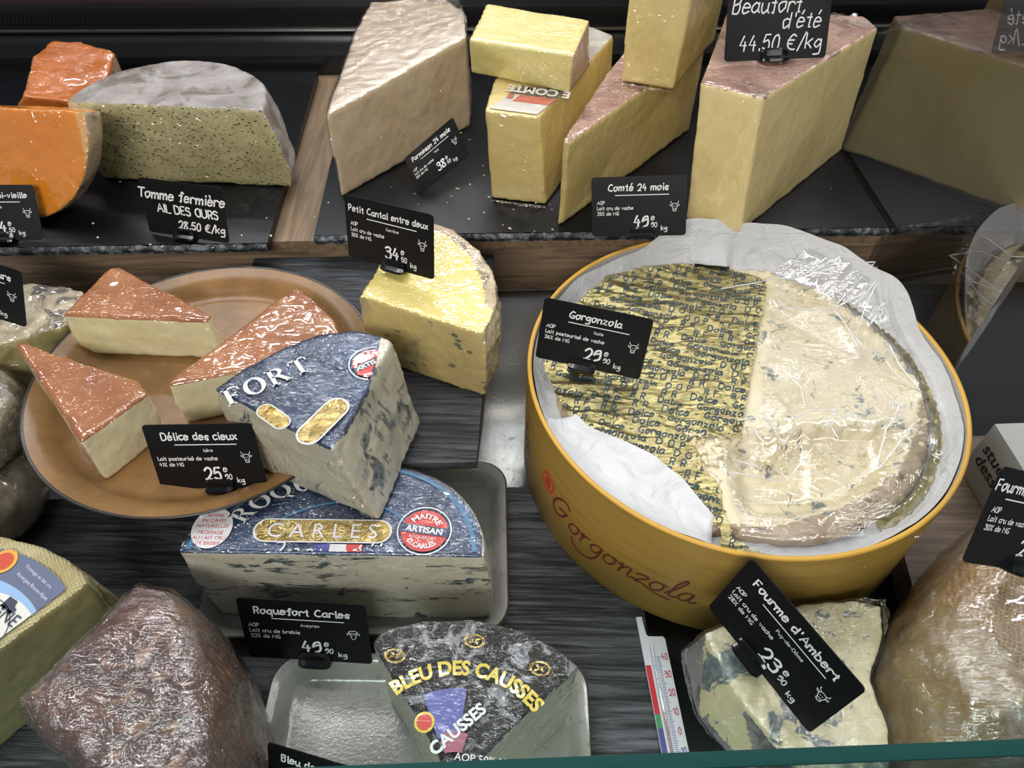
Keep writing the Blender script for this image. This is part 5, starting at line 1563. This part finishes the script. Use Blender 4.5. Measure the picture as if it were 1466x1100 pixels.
# drops of water in the steel well
wm, t_, g_ = M_glass('water', (.97, .98, .98, 1), 1.35, .0)
bm = bmesh.new()
for _ in range(130):
    p_ = at(random.uniform(704, 752), random.triangular(560, 700, 670), -.005)
    s_ = random.uniform(.0006, .0028)
    v_ = max(0, p_.y - 0)
    zz_ = np.interp(p_.y - .053*p_.x, [.0, .40, .44, .47, .495, .52], [-.03, -.03, -.028, -.018, .0, .022])
    bmesh.ops.create_icosphere(bm, subdivisions=2, radius=s_, matrix=Matrix.Translation((p_.x, p_.y, zz_+.0002)) @ Matrix.Diagonal((1, 1, .4, 1)))
o = bm_obj('water_drops', bm, wm, None); prop(o, 'water drops on the wet steel well left of the round box', 'water drops', None, 'stuff')

# gathered ends of the cling film: loose crumpled flaps that belong to the wrapped cheeses
FL_M = M_filmsheet('film_flap', 2.0, scale=2.2, bumpd=.0012, rough=.06)
def flap(root, pts, out, wid, seed, lab='loose crumpled end of the cling film'):
    "strip along pts, standing off in direction out"
    P_ = [Vector(p) for p in pts]; Q = [P_[0]]
    for a, b in zip(P_, P_[1:]):
        k = max(2, int((b-a).length/.0022))
        for i in range(1, k+1): Q.append(a.lerp(b, i/k))
    out = Vector(out).normalized(); vs, fs = [], []; m = 7
    for i, p in enumerate(Q):
        e = math.sin(math.pi*i/(len(Q)-1))**.5
        wv_ = wid*(.55+.6*abs(noise.noise(Vector((i*.23, seed, 0)))))*e
        for j in range(m):
            t = j/(m-1)
            d = Vector([noise.noise(Vector((i*.33+k*7, j*.6, seed))) for k in range(3)])*.0034*t
            vs.append(p + out*wv_*t + d)
    for i in range(len(Q)-1):
        for j in range(m-1): fs.append((i*m+j, i*m+j+1, (i+1)*m+j+1, (i+1)*m+j))
    return mesh_obj('film_flap', vs, fs, FL_M, root, True, lab)
by = bpy.data.objects
def top_obj(word): return [o for o in C.objects if o.parent is None and word in str(o.get('label', ''))][0]
flap(top_obj('tall yellow block'), [at(1150, 30, .247), at(1200, 30, .248), at(1254, 40, .246)], (.1, .1, 1), .010, 1)
flap(top_obj('tall yellow block'), [at(985, 322, TZ+.002), at(1020, 331, TZ+.002), at(1056, 336, TZ+.002)], (0, -1, .15), .006, 2)
flap(top_obj('long upright yellow bar'), [at(706, 286, TZ+.002), at(745, 291, TZ+.002), at(781, 295, TZ+.002)], (0, -1, .15), .006, 3)
flap(top_obj('tall narrow yellow piece'), [at(890, 119, .2115), at(925, 125, .2115), at(962, 132, .2115)], (0, -1, .3), .005, 4)
flap(top_obj('big pale beige wedge'), [at(612, 2, .216), at(645, 6, .218), at(667, 30, .218)], (.2, .2, 1), .010, 5)
flap(top_obj('bright orange quarter'), [at(96, 190, .190), at(118, 186, .192), at(136, 190, .192)], (.2, -.8, .5), .006, 6)
flap(top_obj('stacked on top'), [at(505, 700, .135), at(525, 725, .120), at(543, 750, .104)], (-.6, -.6, .2), .006, 7)
flap(top_obj('thick cream piece'), [at(1225, 860, .068), at(1262, 866, .068), at(1266, 910, .068)], (.4, .3, 1), .010, 8)

# print belongs to the part it is printed on
base_of = ('foil_label', 'label', 'card', 'paper_label', 'side_band', 'strip', 'foil_sheet', 'box_body')
printed = ('lettering', 'title', 'underline', 'small_print', 'price', 'animal_drawing', 'arc_stripe', 'gold_panel', 'gold_panel_edge', 'seal', 'seal_edge', 'seal_band', 'round_print', 'flag',
           'violet_patch', 'pink_patch', 'gold_crest', 'van_drawing', 'label_band', 'number', 'scale', 'colour_band', 'foil_lettering')
for t_ in [o for o in C.objects if o.parent is None and o.type == 'EMPTY']:
    kids = list(t_.children)
    carrier = next((k for b in base_of for k in kids if k.name.split('.')[0] == b), None)
    if carrier:
        for k in kids:
            if k is not carrier and k.name.split('.')[0] in printed: k.parent = carrier
